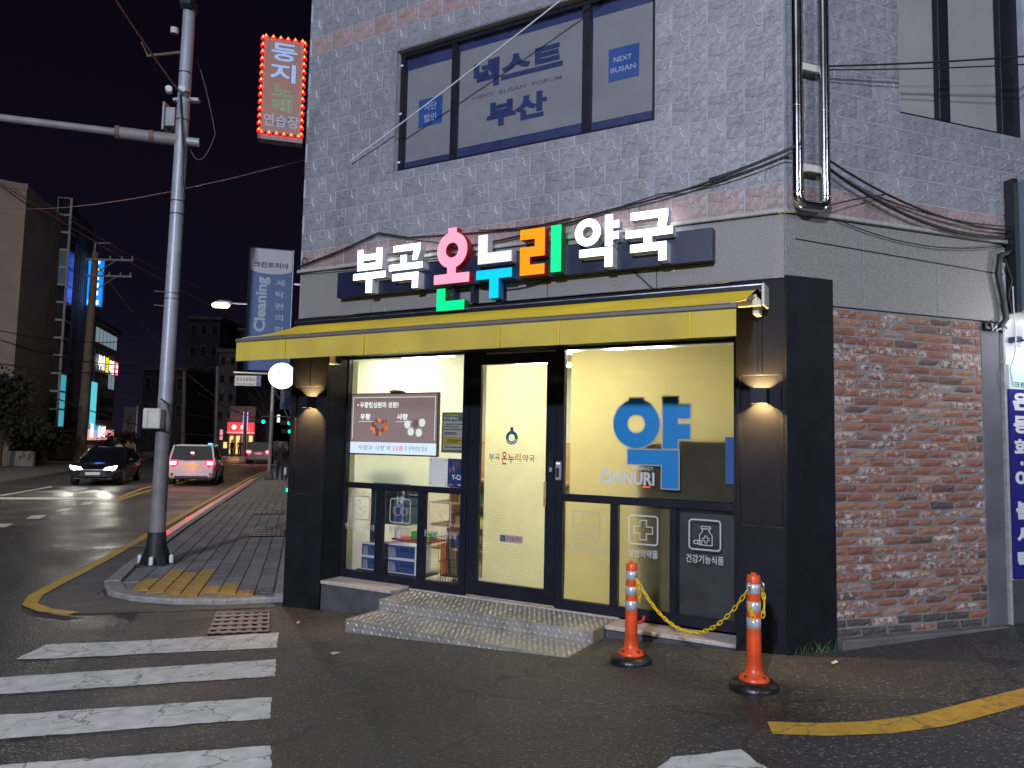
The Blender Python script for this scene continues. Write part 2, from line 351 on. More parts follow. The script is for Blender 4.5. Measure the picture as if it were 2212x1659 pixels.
def text2d(body, bold=0.0):
    k_ = (body, bold)
    if k_ not in _TX:
        c = bpy.data.curves.new('t', 'FONT'); c.body = body; c.resolution_u = 3; c.offset = bold; c.fill_mode = 'FRONT' if hasattr(c, 'fill_mode') else c.fill_mode
        o = bpy.data.objects.new('t', c); me = o.to_mesh()
        vs_ = [(v.co.x, v.co.y) for v in me.vertices]; fs = [tuple(p.vertices) for p in me.polygons]
        o.to_mesh_clear(); bpy.data.objects.remove(o); bpy.data.curves.remove(c)
        if vs_:
            x0 = min(v[0] for v in vs_); x1 = max(v[0] for v in vs_); y0 = min(v[1] for v in vs_); y1 = max(v[1] for v in vs_)
            vs_ = [((v[0] - x0) / (x1 - x0), (v[1] - y0) / (y1 - y0)) for v in vs_]
            asp = (x1 - x0) / (y1 - y0)
        else: asp = 1
        _TX[k_] = (vs_, fs, asp)
    return _TX[k_]


class B:
    def __init__(s): s.v = []; s.f = []; s.m = []; s.sm = []; s.k = 0; s.smooth = False

    def raw(s, vs_, fs, k=None, smooth=None):
        b = len(s.v); s.v += [V(q) for q in vs_]
        for f in fs:
            s.f.append(tuple(b + i for i in f)); s.m.append(s.k if k is None else k); s.sm.append(s.smooth if smooth is None else smooth)
        return s

    def mat(s, k): s.k = k; return s

    def box(s, x0, x1, y0, y1, z0, z1, c=0):
        if x0 > x1: x0, x1 = x1, x0
        if y0 > y1: y0, y1 = y1, y0
        if z0 > z1: z0, z1 = z1, z0
        if not c:
            p = [(x, y, z) for z in (z0, z1) for y in (y0, y1) for x in (x0, x1)]
            return s.raw(p, [(0, 2, 3, 1), (4, 5, 7, 6), (0, 1, 5, 4), (2, 6, 7, 3), (0, 4, 6, 2), (1, 3, 7, 5)])
        c = min(c, (x1 - x0) * .45, (y1 - y0) * .45, (z1 - z0) * .45)
        X, Y, Z = ((x0, x1), (y0, y1), (z0, z1)); I = {}; p = []
        for i in (0, 1):
            for j in (0, 1):
                for l in (0, 1):
                    for a in range(3):
                        q = [X[i], Y[j], Z[l]]
                        for b_, (e, dd) in enumerate(((i, 0), (j, 1), (l, 2))):
                            if dd != a: q[dd] += c if e == 0 else -c
                        I[i, j, l, a] = len(p); p.append(tuple(q))
        f = [(I[e, 0, 0, 0], I[e, 1, 0, 0], I[e, 1, 1, 0], I[e, 0, 1, 0]) for e in (0, 1)]
        f += [(I[0, e, 0, 1], I[1, e, 0, 1], I[1, e, 1, 1], I[0, e, 1, 1]) for e in (0, 1)]
        f += [(I[0, 0, e, 2], I[1, 0, e, 2], I[1, 1, e, 2], I[0, 1, e, 2]) for e in (0, 1)]
        for a_ in (0, 1):
            for b_ in (0, 1):
                f.append((I[a_, b_, 0, 0], I[a_, b_, 1, 0], I[a_, b_, 1, 1], I[a_, b_, 0, 1]))
                f.append((I[a_, 0, b_, 0], I[a_, 1, b_, 0], I[a_, 1, b_, 2], I[a_, 0, b_, 2]))
                f.append((I[0, a_, b_, 1], I[1, a_, b_, 1], I[1, a_, b_, 2], I[0, a_, b_, 2]))
                for l in (0, 1): f.append((I[a_, b_, l, 0], I[a_, b_, l, 1], I[a_, b_, l, 2]))
        return s.raw(p, f)

    def prism(s, poly, y0, y1, side=None):      # polygon in x,z extruded along y; front at y0
        n = len(poly); p = [(x, y0, z) for x, z in poly] + [(x, y1, z) for x, z in poly]
        s.raw(p, [tuple(range(n)), tuple(range(2 * n - 1, n - 1, -1))])
        return s.raw(p, [(i, (i + 1) % n, n + (i + 1) % n, n + i) for i in range(n)], side)

    def sheet(s, poly, y): return s.raw([(x, y, z) for x, z in poly], [tuple(range(len(poly)))])

    def rect(s, x0, x1, z0, z1, y): return s.sheet([(x0, z0), (x1, z0), (x1, z1), (x0, z1)], y)

    def ring(s, cx, cz, ro, ri, y0, y1=None, n=40, side=None, ax=1.0, a0=0, a1=math.tau):
        full = abs(a1 - a0 - math.tau) < 1e-6; N = n if full else n + 1
        an = [a0 + (a1 - a0) * i / n for i in range(N)]
        P = lambda r, y: [(cx + r * ax * math.cos(a), y, cz + r * math.sin(a)) for a in an]
        q = [(i, (i + 1) % N) for i in range(N if full else N - 1)]
        s.raw(P(ro, y0) + P(ri, y0), [(i, j, N + j, N + i) for i, j in q])
        if y1 is not None:
            s.raw(P(ro, y0) + P(ro, y1), [(i, j, N + j, N + i) for i, j in q], side); s.raw(P(ri, y0) + P(ri, y1), [(i, j, N + j, N + i) for i, j in q], side)
        return s

    def disc(s, cx, cz, r, y0, y1=None, n=32, ax=1.0, side=None):
        pl = [(cx + r * ax * math.cos(math.tau * i / n), cz + r * math.sin(math.tau * i / n)) for i in range(n)]
        return s.sheet(pl, y0) if y1 is None else s.prism(pl, y0, y1, side)

    def rrect(s, x0, x1, z0, z1, t, r, y, n=5):   # outline of a rounded square
        def path(d, rr):
            o = []
            for cx, cz, a in ((x1 - r, z1 - r, 0), (x0 + r, z1 - r, 1), (x0 + r, z0 + r, 2), (x1 - r, z0 + r, 3)):
                for i in range(n + 1):
                    g = (a + i / n) * math.pi / 2; o.append((cx + rr * math.cos(g), y, cz + rr * math.sin(g)))
            return o
        a = path(0, r); b = path(0, r - t); N = len(a)
        return s.raw(a + b, [(i, (i + 1) % N, N + (i + 1) % N, N + i) for i in range(N)])

    def line(s, pts, t, y):                       # flat stroke in x,z
        for (ax_, az), (bx, bz) in zip(pts, pts[1:]):
            d = V((bx - ax_, bz - az)); d.normalize(); n = V((-d.y, d.x)) * t / 2; e = d * t * .3
            s.sheet([(ax_ - e.x - n.x, az - e.y - n.y), (bx + e.x - n.x, bz + e.y - n.y), (bx + e.x + n.x, bz + e.y + n.y), (ax_ - e.x + n.x, az - e.y + n.y)], y)
        return s

    def text(s, body, x0, x1, z0, z1, y, bold=0.0, rot=0):
        vs_, fs, _ = text2d(body, bold)
        if rot: P = [(x0 + (1 - b) * (x1 - x0), y, z0 + a * (z1 - z0)) for a, b in vs_]
        else: P = [(x0 + a * (x1 - x0), y, z0 + b * (z1 - z0)) for a, b in vs_]
        return s.raw(P, fs)

    def tube(s, pts, r, n=8, caps=True, smooth=True):
        pts = [V(p) for p in pts]; R = r if isinstance(r, (list, tuple)) else [r] * len(pts); vs_ = []; up = None
        for i, p in enumerate(pts):
            d = (pts[min(i + 1, len(pts) - 1)] - pts[max(i - 1, 0)]).normalized()
            if up is None:
                up = d.orthogonal().normalized()
            else:
                up = (up - d * up.dot(d)); up = up.normalized() if up.length > 1e-6 else d.orthogonal().normalized()
            sd = d.cross(up)
            vs_ += [p + (up * math.cos(math.tau * j / n) + sd * math.sin(math.tau * j / n)) * R[i] for j in range(n)]
        fs = [(i * n + j, i * n + (j + 1) % n, (i + 1) * n + (j + 1) % n, (i + 1) * n + j) for i in range(len(pts) - 1) for j in range(n)]
        s.raw(vs_, fs, smooth=smooth)
        if caps: s.raw(vs_[:n], [tuple(range(n))], smooth=False); s.raw(vs_[-n:], [tuple(range(n))], smooth=False)
        return s

    def lathe(s, prof, c, n=28, smooth=True):
        c = V(c); vs_ = []; N = len(prof)
        for i in range(n):
            a = math.tau * i / n; vs_ += [c + V((r * math.cos(a), r * math.sin(a), z)) for r, z in prof]
        return s.raw(vs_, [(i * N + j, ((i + 1) % n) * N + j, ((i + 1) % n) * N + j + 1, i * N + j + 1) for i in range(n) for j in range(N - 1)], smooth=smooth)

    def mesh(s, name, mats, base=V((0, 0, 0))):
        me = bpy.data.meshes.new(name); me.from_pydata([v - base for v in s.v], [], s.f)
        for m in mats: me.materials.append(MT[m])
        me.polygons.foreach_set('material_index', [min(k, len(mats) - 1) for k in s.m]); me.polygons.foreach_set('use_smooth', s.sm)
        me.update(); return me


BASE = {}


def tag(o, label=None, cat=None, group=None, kind=None):
    if label: o['label'] = label
    if cat: o['category'] = cat
    if group: o['group'] = group
    if kind: o['kind'] = kind
    return o


def thing(name, label, cat, fr=W, base=(0, 0, 0), group=None, kind=None):
    o = bpy.data.objects.new(name, None); COL.objects.link(o); o.empty_display_size = .1
    base = V(base); o.matrix_world = fr @ Matrix.Translation(base); BASE[o] = base
    return tag(o, label, cat, group, kind)


def part(b, name, parent, mats, label=None, kind=None):
    base = BASE.get(parent, V((0, 0, 0))); o = bpy.data.objects.new(name, b.mesh(name, mats.split(), base)); COL.objects.link(o)
    o.parent = parent; BASE[o] = base
    return tag(o, label, None, None, kind)


def solo(b, name, label, cat, mats, fr=W, base=None, group=None, kind=None):
    if base is None:
        zs = [v.z for v in b.v]; base = V((sum(v.x for v in b.v) / len(b.v), sum(v.y for v in b.v) / len(b.v), min(zs)))
    base = V(base); o = bpy.data.objects.new(name, b.mesh(name, mats.split(), base)); COL.objects.link(o)
    o.matrix_world = fr @ Matrix.Translation(base); BASE[o] = base
    return tag(o, label, cat, group, kind)


def inst(me, name, parent, mat4):
    o = bpy.data.objects.new(name, me); COL.objects.link(o); o.parent = parent; o.matrix_local = Matrix.Translation(-BASE.get(parent, V((0, 0, 0)))) @ mat4
    return o


def copy_tree(o, parent=None):
    c = o.copy(); COL.objects.link(c); c.parent = parent
    for ch in o.children: copy_tree(ch, c)
    return c


# draping flat polygons on the sloping ground
def _clip(poly, t, keep_less):
    o = []
    for i, a in enumerate(poly):
        b = poly[(i + 1) % len(poly)]; da = gt(a) - t; db = gt(b) - t
        if keep_less: da, db = -da, -db
        if da >= 0: o.append(a)
        if (da > 0 > db) or (da < 0 < db):
            q = da / (da - db); o.append((a[0] + (b[0] - a[0]) * q, a[1] + (b[1] - a[1]) * q))
    return o


def drape(b, poly, dz):
    br = [-1e4] + [g[0] for g in GT] + [1e4]
    for lo, hi in zip(br, br[1:]):
        p = _clip(_clip([(q[0], q[1]) for q in poly], lo, False), hi, True)
        if len(p) >= 3: b.raw([(x, y, gz((x, y)) + dz) for x, y in p], [tuple(range(len(p)))])
    return b


def strip(b, pts, wd, dz, off=0):             # ribbon along world xy points
    pts = [V((p[0], p[1], 0)) for p in pts]; L = []; Rr = []
    for i, p in enumerate(pts):
        d = (pts[min(i + 1, len(pts) - 1)] - pts[max(i - 1, 0)]).normalized(); n = V((-d.y, d.x, 0)); L.append(p + n * (off + wd / 2)); Rr.append(p + n * (off - wd / 2))
    for i in range(len(pts) - 1): drape(b, [L[i], L[i + 1], Rr[i + 1], Rr[i]], dz)
    return b


def sw(x, y): q = P0 + D2 * x + D1 * y; return (q.x, q.y)


def px(*pts): return [tuple(gp(*p)[:2]) for p in pts]

# ================================================================== GROUND
b = B()
ts = [-160] + [g[0] for g in GT] + [60, 260]; ns = [-320, -60, -20, -8, -3, 0, 3, 8, 30, 120]
P = [C + u1 * t + n1 * n for t in ts for n in ns]
b.raw([(p.x, p.y, gz(p)) for p in P], [(i * len(ns) + j, (i + 1) * len(ns) + j, (i + 1) * len(ns) + j + 1, i * len(ns) + j + 1) for i in range(len(ts) - 1) for j in range(len(ns) - 1)])
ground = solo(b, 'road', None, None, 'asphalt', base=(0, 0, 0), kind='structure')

def ragged(poly, a=.011):
    o = []; rd = random.Random(int(poly[0][0] * 100))
    for i, p in enumerate(poly):
        q = poly[(i + 1) % len(poly)]; d = V((q[0] - p[0], q[1] - p[1])); n = max(2, int(d.length / .045)); nn = V((-d.y, d.x)).normalized(); w0 = 0
        for j in range(n):
            w0 = w0 * .5 + rd.uniform(-a, a) * .7; o.append((p[0] + d.x * j / n + nn.x * w0, p[1] + d.y * j / n + nn.y * w0))
    return o


# crosswalk bars
for k_, q in enumerate([((33, 1425), (100, 1393), (602, 1367), (598, 1400)), ((-230, 1515), (-190, 1475), (596, 1425), (593, 1462)),
                        ((-260, 1617), (-250, 1562), (586, 1507), (583, 1553)), ((-260, 1725), (-250, 1672), (586, 1612), (582, 1672)), ((1300, 1760), (1450, 1638), (1600, 1620), (1720, 1706))]):
    part(drape(B(), ragged(px(*q)), .004), 'crosswalk_bar', ground, 'paint_white')
# yellow lines
yl = [sw(-2.05, .02), sw(-2.4, .3), sw(-2.68, .72), sw(-2.78, 1.25), sw(-2.76, 2.0), sw(-2.7, 3.2), sw(-2.66, 5), sw(-2.6, 8), sw(-2.5, 14), sw(-2.35, 22), sw(-2.2, 30), sw(-1.6, 42)]
part(strip(B(), yl, .155, .013), 'kerb_line', ground, 'paint_yellow')
yr = px((1663, 1573), (1780, 1577), (1900, 1572), (2010, 1558), (2110, 1532), (2212, 1505), (2420, 1455), (2700, 1400))
part(strip(B(), yr, .2, .004), 'kerb_line', ground, 'paint_yellow')
# far lane markings
zz = lambda *p: px(*[((x / 1.508) * .553, (1900 + y / 1.508) * .553) for x, y in p])
for q in [((-80, 240), (-40, 222), (80, 220), (30, 242)), ((150, 192), (190, 172), (278, 168), (235, 190)), ((325, 149), (365, 130), (430, 126), (393, 147)), ((467, 109), (500, 93), (555, 90), (533, 106)),
          ((0, 65), (575, 67), (590, 77), (0, 77)), ((0, 52), (0, 58), (312, 4), (300, 0)), ((380, 26), (500, 8), (520, 12), (440, 27)), ((430, 42), (500, 30), (560, 20), (598, 32))]:
    part(drape(B(), zz(*q), .004), 'lane_marking', ground, 'paint_far')
for o_ in (0, 9):
    c_ = px((254, 1076 + o_ * .55), (309, 1055 + o_ * .9), (420, 1029 + o_ * .75), (535, 1006 + o_ * .5), (620, 990 + o_ * .35))
    part(strip(B(), c_, .16, .004), 'centre_line', ground, 'paint_yellow')
for q in [((500, 1003), (600, 1003.5), (600, 1005.5), (500, 1005)), ((545, 976), (640, 977), (640, 978), (545, 977.2))]: part(drape(B(), px(*q), .004), 'lane_marking', ground, 'paint_far')
# manhole patch of smoother asphalt in front of the camera
pat = px((560, 1600), (780, 1545), (1010, 1500), (1040, 1530), (1090, 1590), (1110, 1659), (1000, 1800), (500, 1800))
asphalt('patch', .86, .4)
part(drape(B(), ragged(pat, .02), .003), 'road_patch', ground, 'patch')
# pale scraps on the road
for q in [((712, 1414), (722, 1411), (736, 1412), (720, 1417)), ((1795, 1434), (1806, 1429), (1812, 1434), (1800, 1438)), ((640, 1346), (648, 1344), (646, 1349), (641, 1349))]:
    b = drape(B(), px(*q), .012); solo(b, 'paper_scrap', ['white scrap of paper on the asphalt left of the checker plate step', 'crumpled pale scrap lying near the yellow line by the brick wall', 'small white scrap by the drain grate'][[712, 1795, 640].index(q[0][0])], 'litter', 'paper')

# concrete apron between yellow line and sidewalk
ap = [sw(-2.0, .02), sw(-2.35, .32), sw(-2.62, .75), sw(-2.70, 1.25), sw(-2.68, 2.0), sw(-2.62, 3.2), sw(-2.55, 8), sw(-2.45, 14), sw(-2.28, 22), sw(-2.1, 32), sw(-1.8, 32), sw(-2.0, 14), sw(-2.1, 3), sw(-2.1, 1.2), sw(-1.2, .2), sw(0, -.02), sw(.08, -.25), sw(-1.05, -.15)]
part(drape(B(), ap, .005), 'gutter_apron', ground, 'concrete')

# ------------------------------------------------------------------ sidewalk with kerb and slabs
edge = [sw(.12, .06), sw(-.5, .10), sw(-1.1, .28), sw(-1.6, .62), sw(-1.95, 1.1), sw(-2.15, 1.75), sw(-2.2, 3), sw(-2.2, 8), sw(-2.1, 14), sw(-1.95, 22), sw(-1.8, 32), sw(-1.2, 45)]
inner = [sw(.12, .22), sw(-.48, .25), sw(-1.02, .42), sw(-1.47, .74), sw(-1.78, 1.18), sw(-1.96, 1.78), sw(-2.02, 3), sw(-2.02, 8), sw(-1.92, 14), sw(-1.78, 22), sw(-1.63, 32), sw(-1.03, 45)]
b = B(); drape(b, inner + [sw(2.0, 45), sw(.12, 12)], .045)
side = solo(b, 'sidewalk', None, None, 'mortar', base=(0, 0, 0), kind='structure')
H = .075
for i in range(len(edge) - 1):
    b = B(); e0, e1, i0, i1 = edge[i], edge[i + 1], inner[i], inner[i + 1]
    n_ = 1 if i < 6 else 4; H = .062 if i < 5 else .078
    for j in range(n_):
        f0, f1 = j / n_ + .004 / n_, (j + 1) / n_ - .004 / n_
        L_ = lambda a, c, f: (a[0] + (c[0] - a[0]) * f, a[1] + (c[1] - a[1]) * f)
        A0, A1, I0, I1 = L_(e0, e1, f0), L_(e0, e1, f1), L_(i0, i1, f0), L_(i0, i1, f1)
        q = []
        for p_ in (A0, A1, I1, I0): q.append((p_[0], p_[1], gz(p_) - .02))
        ch = .02
        for p_, o_ in ((A0, I0), (A1, I1), (I1, A1), (I0, A0)):
            d = V((o_[0] - p_[0], o_[1] - p_[1], 0)).normalized(); s_ = ch if p_ in (A0, A1) else 0
            q.append((p_[0] + d.x * s_, p_[1] + d.y * s_, gz(p_) + H))
        for p_ in (A0, A1): q.append((p_[0], p_[1], gz(p_) + H - ch))
        bb = B(); bb.raw(q, [(4, 5, 6, 7), (8, 9, 5, 4), (0, 1, 9, 8), (3, 7, 6, 2), (0, 8, 4, 7, 3), (1, 2, 6, 5, 9)])
        part(bb, 'kerb_stone', side, 'kerb')
# kerb along the shop's wall
for j in range(6):
    bb = B(); y0 = .1 + j * .9; q0 = [sw(.02, y0), sw(.02, y0 + .89), sw(.16, y0 + .89), sw(.16, y0)]
    bb.raw([(x, y, gz((x, y)) - .02) for x, y in q0] + [(x, y, gz((x, y)) + .10) for x, y in q0], [(0, 1, 5, 4), (1, 2, 6, 5), (2, 3, 7, 6), (3, 0, 4, 7), (4, 5, 6, 7)])
    part(bb, 'kerb_stone', side, 'kerb')
SWd, SLn = .213, .42


def slabmesh(n, mt, rib=0):
    bb = B(); bb.box(-SWd / 2 + .004, SWd / 2 - .004, -SLn / 2 + .004, SLn / 2 - .004, -.03, .012, .006)
    if rib == 1:
        for q in range(-2, 3): bb.box(-.09, .09, q * .075 - .017, q * .075 + .017, .011, .017)
    return bb.mesh(n, [mt])


SM = [slabmesh('slab', 'slab'), slabmesh('slab', 'slab_light'), slabmesh('slab', 'tactile', 1)]


def inpoly(p, poly):
    c = False
    for i in range(len(poly)):
        a, d = poly[i], poly[i - 1]
        if (a[1] > p[1]) != (d[1] > p[1]) and p[0] < (d[0] - a[0]) * (p[1] - a[1]) / (d[1] - a[1]) + a[0]: c = not c
    return c


tact = [zz((800, 570), (985, 565), (900, 672), (735, 638)), zz((1000, 522), (1300, 512), (1215, 700), (885, 668)), zz((1200, 700), (1240, 608), (1410, 606), (1540, 700))]
cnt = 0; far = B(); swinv = SF.inverted()
inl = [tuple((swinv @ V((p[0], p[1], 0)))[:2]) for p in inner] + [(2.0, 45), (.0, 12), (.0, .2)]
for r in range(60):
    for c_ in range(10):
        x = -.11 - c_ * SWd; y = .42 + SLn / 2 + (r - 1) * SLn + (SLn / 2 if c_ % 2 else 0)
        if not all(inpoly((x + sx_, y + sy_), inl) for sx_ in (-.09, .09) for sy_ in (-.12, .19)): continue
        wx, wy = sw(x, y); e = .05
        zx = (gz((wx + e, wy)) - gz((wx - e, wy))) / (2 * e); zy = (gz((wx, wy + e)) - gz((wx, wy - e))) / (2 * e)
        nz_ = V((-zx, -zy, 1)).normalized(); X = (D2 - nz_ * D2.dot(nz_)).normalized(); Y = nz_.cross(X)
        m4 = Matrix(((X.x, Y.x, nz_.x, wx), (X.y, Y.y, nz_.y, wy), (X.z, Y.z, nz_.z, gz((wx, wy)) + .05 + random.uniform(-.002, .002)), (0, 0, 0, 1)))
        k_ = 2 if any(inpoly((wx, wy), t_) for t_ in tact) else (1 if random.random() < .28 else 0)
        if cnt < 290: inst(SM[k_], 'paving_slab', side, m4); cnt += 1
        else: far.raw([m4 @ V(v) for v in ((-.1025, -.206, .012), (.1025, -.206, .012), (.1025, .206, .012), (-.1025, .206, .012))], [(0, 1, 2, 3)], k=0 if k_ == 0 else 1)
part(far, 'paving_slabs', side, 'slab slab_light', kind='stuff')
# lit red strip in the kerb (floor signal)
rs = [sw(-2.24, 5.6), sw(-2.22, 8), sw(-2.14, 14), sw(-1.99, 22), sw(-1.88, 28)]
t_ = thing('floor_signal_strip', 'red lit signal strip along the sidewalk kerb behind the grey pole', 'signal strip', base=(rs[0][0], rs[0][1], -.38))
part(strip(B(), rs, .16, .082), 'lit_panel', t_, 'kerb_red')
for yy in (6.5, 9.6): part(strip(B(), [sw(-2.23, yy), sw(-2.22, yy + .55)], .09, .086), 'lit_dot', t_, 'kerb_dot')

# drain grates
def grate(q, nx, ny, label, tilt=0):
    P_ = [V(p) for p in px(*q)]; t_ = thing('drain_grate', label, 'drain grate', base=(*P_[0][:2], gz(P_[0])), group='drain grates')
    dz = .075 if label.startswith(('far', 'middle')) else .006
    L_ = lambda u, v: P_[0] * (1 - u) * (1 - v) + P_[1] * u * (1 - v) + P_[3] * (1 - u) * v + P_[2] * u * v
    part(drape(B(), [L_(0, 0), L_(1, 0), L_(1, 1), L_(0, 1)], dz), 'pit', t_, 'decal_black')
    b = B()
    for i in range(nx + 1): u = i / nx; h = .24 / nx; drape(b, [L_(max(0, u - h), 0), L_(min(1, u + h), 0), L_(min(1, u + h), 1), L_(max(0, u - h), 1)], dz + .006)
    part(b, 'long_bars', t_, 'grate_iron')
    b = B()
    for i in range(ny + 1): u = i / ny; h = .24 / ny; drape(b, [L_(0, max(0, u - h)), L_(1, max(0, u - h)), L_(1, min(1, u + h)), L_(0, min(1, u + h))], dz + .011)
    part(b, 'cross_bars', t_, 'grate_iron')


grate(((467, 1325), (583, 1322), (581, 1367), (447, 1372)), 6, 5, 'square cast iron drain grate at the end of the crosswalk')
grate(((545, 1151), (612, 1151), (612, 1167), (535, 1167)), 7, 3, 'middle drain grate set in the sidewalk paving')
grate(((556, 1108), (614, 1108), (613, 1117), (546, 1117)), 6, 2, 'far drain grate set in the sidewalk near the walker')
grate(((283, 1176), (317, 1177), (309, 1184), (277, 1184)), 4, 2, 'small drain grate in the gutter beside the grey pole')
# weeds
def weeds(ctr, n, r, label):
    b = B()
    for _ in range(n):
        a = random.uniform(0, math.tau); q = random.random() ** .5 * r; x, y = ctr[0] + q * math.cos(a), ctr[1] + q * math.sin(a) * .5; z = gz((x, y)) + .005; h = random.uniform(.04, .11); d = V((random.uniform(-.06, .06), random.uniform(-.06, .06), 0)); wv = V((random.uniform(-.008, .008), random.uniform(-.008, .008), 0))
        b.raw([(x - wv.x, y - wv.y, z), (x + wv.x, y + wv.y, z), (x + d.x, y + d.y, z + h)], [(0, 1, 2)])
    solo(b, 'weeds', label, 'weeds', 'grass', kind='stuff')


weeds(gp(300, 1222), 120, .22, 'weeds growing at the foot of the grey pole'); weeds(gp(560, 1292), 90, .15, 'weeds at the sidewalk corner by the black pillar')
weeds(gp(1735, 1408), 160, .25, 'weeds at the foot of the black corner pillar')

# ================================================================== CORNER BUILDING
bld = thing('corner_building', 'grey stone clad corner building with the pharmacy on its ground floor', 'building', FF, (0, 0, 0))
R2F = FF.inverted() @ RF


def xf(b, m): b.v = [m @ v for v in b.v]; return b


def bx(b, s0, s1, y0, y1, z0, z1, c=0): return b.box(-s0, -s1, y0, y1, z0, z1, c)


def colm(b, poly, z0, z1):
    n = len(poly); p = [(x, y, z) for z in (z0, z1) for x, y in poly]
    return b.raw(p, [tuple(range(n)), tuple(range(n, 2 * n))] + [(i, (i + 1) % n, n + (i + 1) % n, n + i) for i in range(n)])


# stone clad walls
b = B(); bx(b, 5.37, 4.05, -.0033, .35, 3.53, 9.5); bx(b, 4.05, 1.10, -.0033, .35, 3.53, 4.50); bx(b, 4.05, 1.10, -.0033, .35, 5.87, 9.5); bx(b, 1.10, 0, -.0033, .35, 3.53, 9.5)
fw = part(b, 'front_wall', bld, 'grout')
b = B(); b.box(.004, 1.235, -.0033, .35, 3.53, 9.5); b.box(1.235, 2.78, -.0033, .35, 3.53, 4.55); b.box(1.235, 2.78, -.0033, .35, 6.2, 9.5); b.box(2.78, 4.6, -.0033, .35, 3.53, 9.5)
sw_ = part(xf(b, R2F), 'side_wall', bld, 'grout')
FI = FF.inverted(); A_ = C + u1 * 5.37; ln = lambda p: tuple((FI @ p)[:2])
colm_ = [ln(A_), ln(A_ + D1 * 13), ln(A_ + D1 * 13 + D2 * .3), ln(A_ + D2 * .3)]
b = B(); colm(b, colm_, 2.972, 9.5); part(b, 'street_wall', bld, 'wall_mid')
b = B(); colm(b, [ln(A_ + D1 * .75), ln(A_ + D1 * 13), ln(A_ + D1 * 13 + D2 * .3), ln(A_ + D1 * .75 + D2 * .3)], -.6, 2.97); part(b, 'street_wall', bld, 'granite')
b = B(); colm(b, [ln(A_), ln(C), ln(C + u2 * 4.6), ln(C + u2 * 4.6 + D1 * 11), ln(A_ + D1 * 13)], 9.5, 9.8); part(b, 'roof', bld, 'granite')


def tilemesh(w_, h_, seed, mt):
    rd = random.Random(seed); nx, nz_ = 7, 5; bb = B(); P_ = []
    ph = [rd.uniform(0, 6) for _ in range(4)]
    for j in range(nz_ + 1):
        for i in range(nx + 1):
            u, v = i / nx, j / nz_; e = i in (0, nx) or j in (0, nz_)
            hgt = .004 if e else .0045 + .0045 * abs(math.sin(u * 5 + ph[0] + 1.3 * math.sin(v * 4 + ph[1]))) * (.6 + .4 * math.sin(v * 7 + ph[2])) + rd.uniform(0, .0015)
            P_.append(((u - .5) * w_, -hgt, (v - .5) * h_))
    bb.raw(P_, [(j * (nx + 1) + i, j * (nx + 1) + i + 1, (j + 1) * (nx + 1) + i + 1, (j + 1) * (nx + 1) + i) for j in range(nz_) for i in range(nx)])
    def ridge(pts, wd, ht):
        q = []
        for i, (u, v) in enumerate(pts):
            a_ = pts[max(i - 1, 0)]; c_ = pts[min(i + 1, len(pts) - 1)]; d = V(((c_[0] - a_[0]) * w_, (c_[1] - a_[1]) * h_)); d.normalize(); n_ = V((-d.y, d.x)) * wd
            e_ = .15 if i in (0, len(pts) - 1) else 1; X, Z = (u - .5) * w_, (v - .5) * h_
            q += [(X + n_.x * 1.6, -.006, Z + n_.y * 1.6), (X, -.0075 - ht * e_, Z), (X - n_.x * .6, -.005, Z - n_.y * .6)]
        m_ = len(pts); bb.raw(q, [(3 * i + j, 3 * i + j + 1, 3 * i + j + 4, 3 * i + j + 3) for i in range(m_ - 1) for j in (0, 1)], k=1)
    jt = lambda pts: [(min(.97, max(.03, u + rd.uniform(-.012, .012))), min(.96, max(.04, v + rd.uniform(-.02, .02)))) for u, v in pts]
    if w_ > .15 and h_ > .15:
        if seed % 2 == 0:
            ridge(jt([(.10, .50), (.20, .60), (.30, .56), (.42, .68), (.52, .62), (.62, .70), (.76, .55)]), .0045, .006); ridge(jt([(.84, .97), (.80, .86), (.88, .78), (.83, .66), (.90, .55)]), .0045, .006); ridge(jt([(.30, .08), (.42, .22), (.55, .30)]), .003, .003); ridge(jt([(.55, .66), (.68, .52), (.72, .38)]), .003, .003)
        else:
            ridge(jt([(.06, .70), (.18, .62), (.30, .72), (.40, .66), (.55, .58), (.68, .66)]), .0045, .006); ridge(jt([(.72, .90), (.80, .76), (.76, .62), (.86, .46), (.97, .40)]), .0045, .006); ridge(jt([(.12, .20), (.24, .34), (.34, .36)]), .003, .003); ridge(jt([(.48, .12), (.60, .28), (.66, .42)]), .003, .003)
    x, z = w_ / 2, h_ / 2; bb.raw([(-x, -.004, -z), (x, -.004, -z), (x, -.004, z), (-x, -.004, z), (-x, .012, -z), (x, .012, -z), (x, .012, z), (-x, .012, z)], [(0, 1, 5, 4), (1, 2, 6, 5), (2, 3, 7, 6), (3, 0, 4, 7)])
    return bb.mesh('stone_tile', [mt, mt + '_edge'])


_TM = {}


def tile(w_, h_, sd, mt):
    k_ = (round(w_, 2), round(h_, 2), sd, mt)
    if k_ not in _TM: _TM[k_] = tilemesh(k_[0] - .006 if k_[0] > .05 else k_[0], h_ - .006, sd, mt)
    return _TM[k_]


def cut(a0, a1, holes):            # course interval minus openings
    segs = [(a0, a1)]
    for h0, h1 in holes:
        o = []
        for s0, s1 in segs:
            if h1 <= s0 or h0 >= s1: o.append((s0, s1)); continue
            if h0 - s0 > .03: o.append((s0, h0))
            if s1 - h1 > .03: o.append((h1, s1))
        segs = o
    return segs


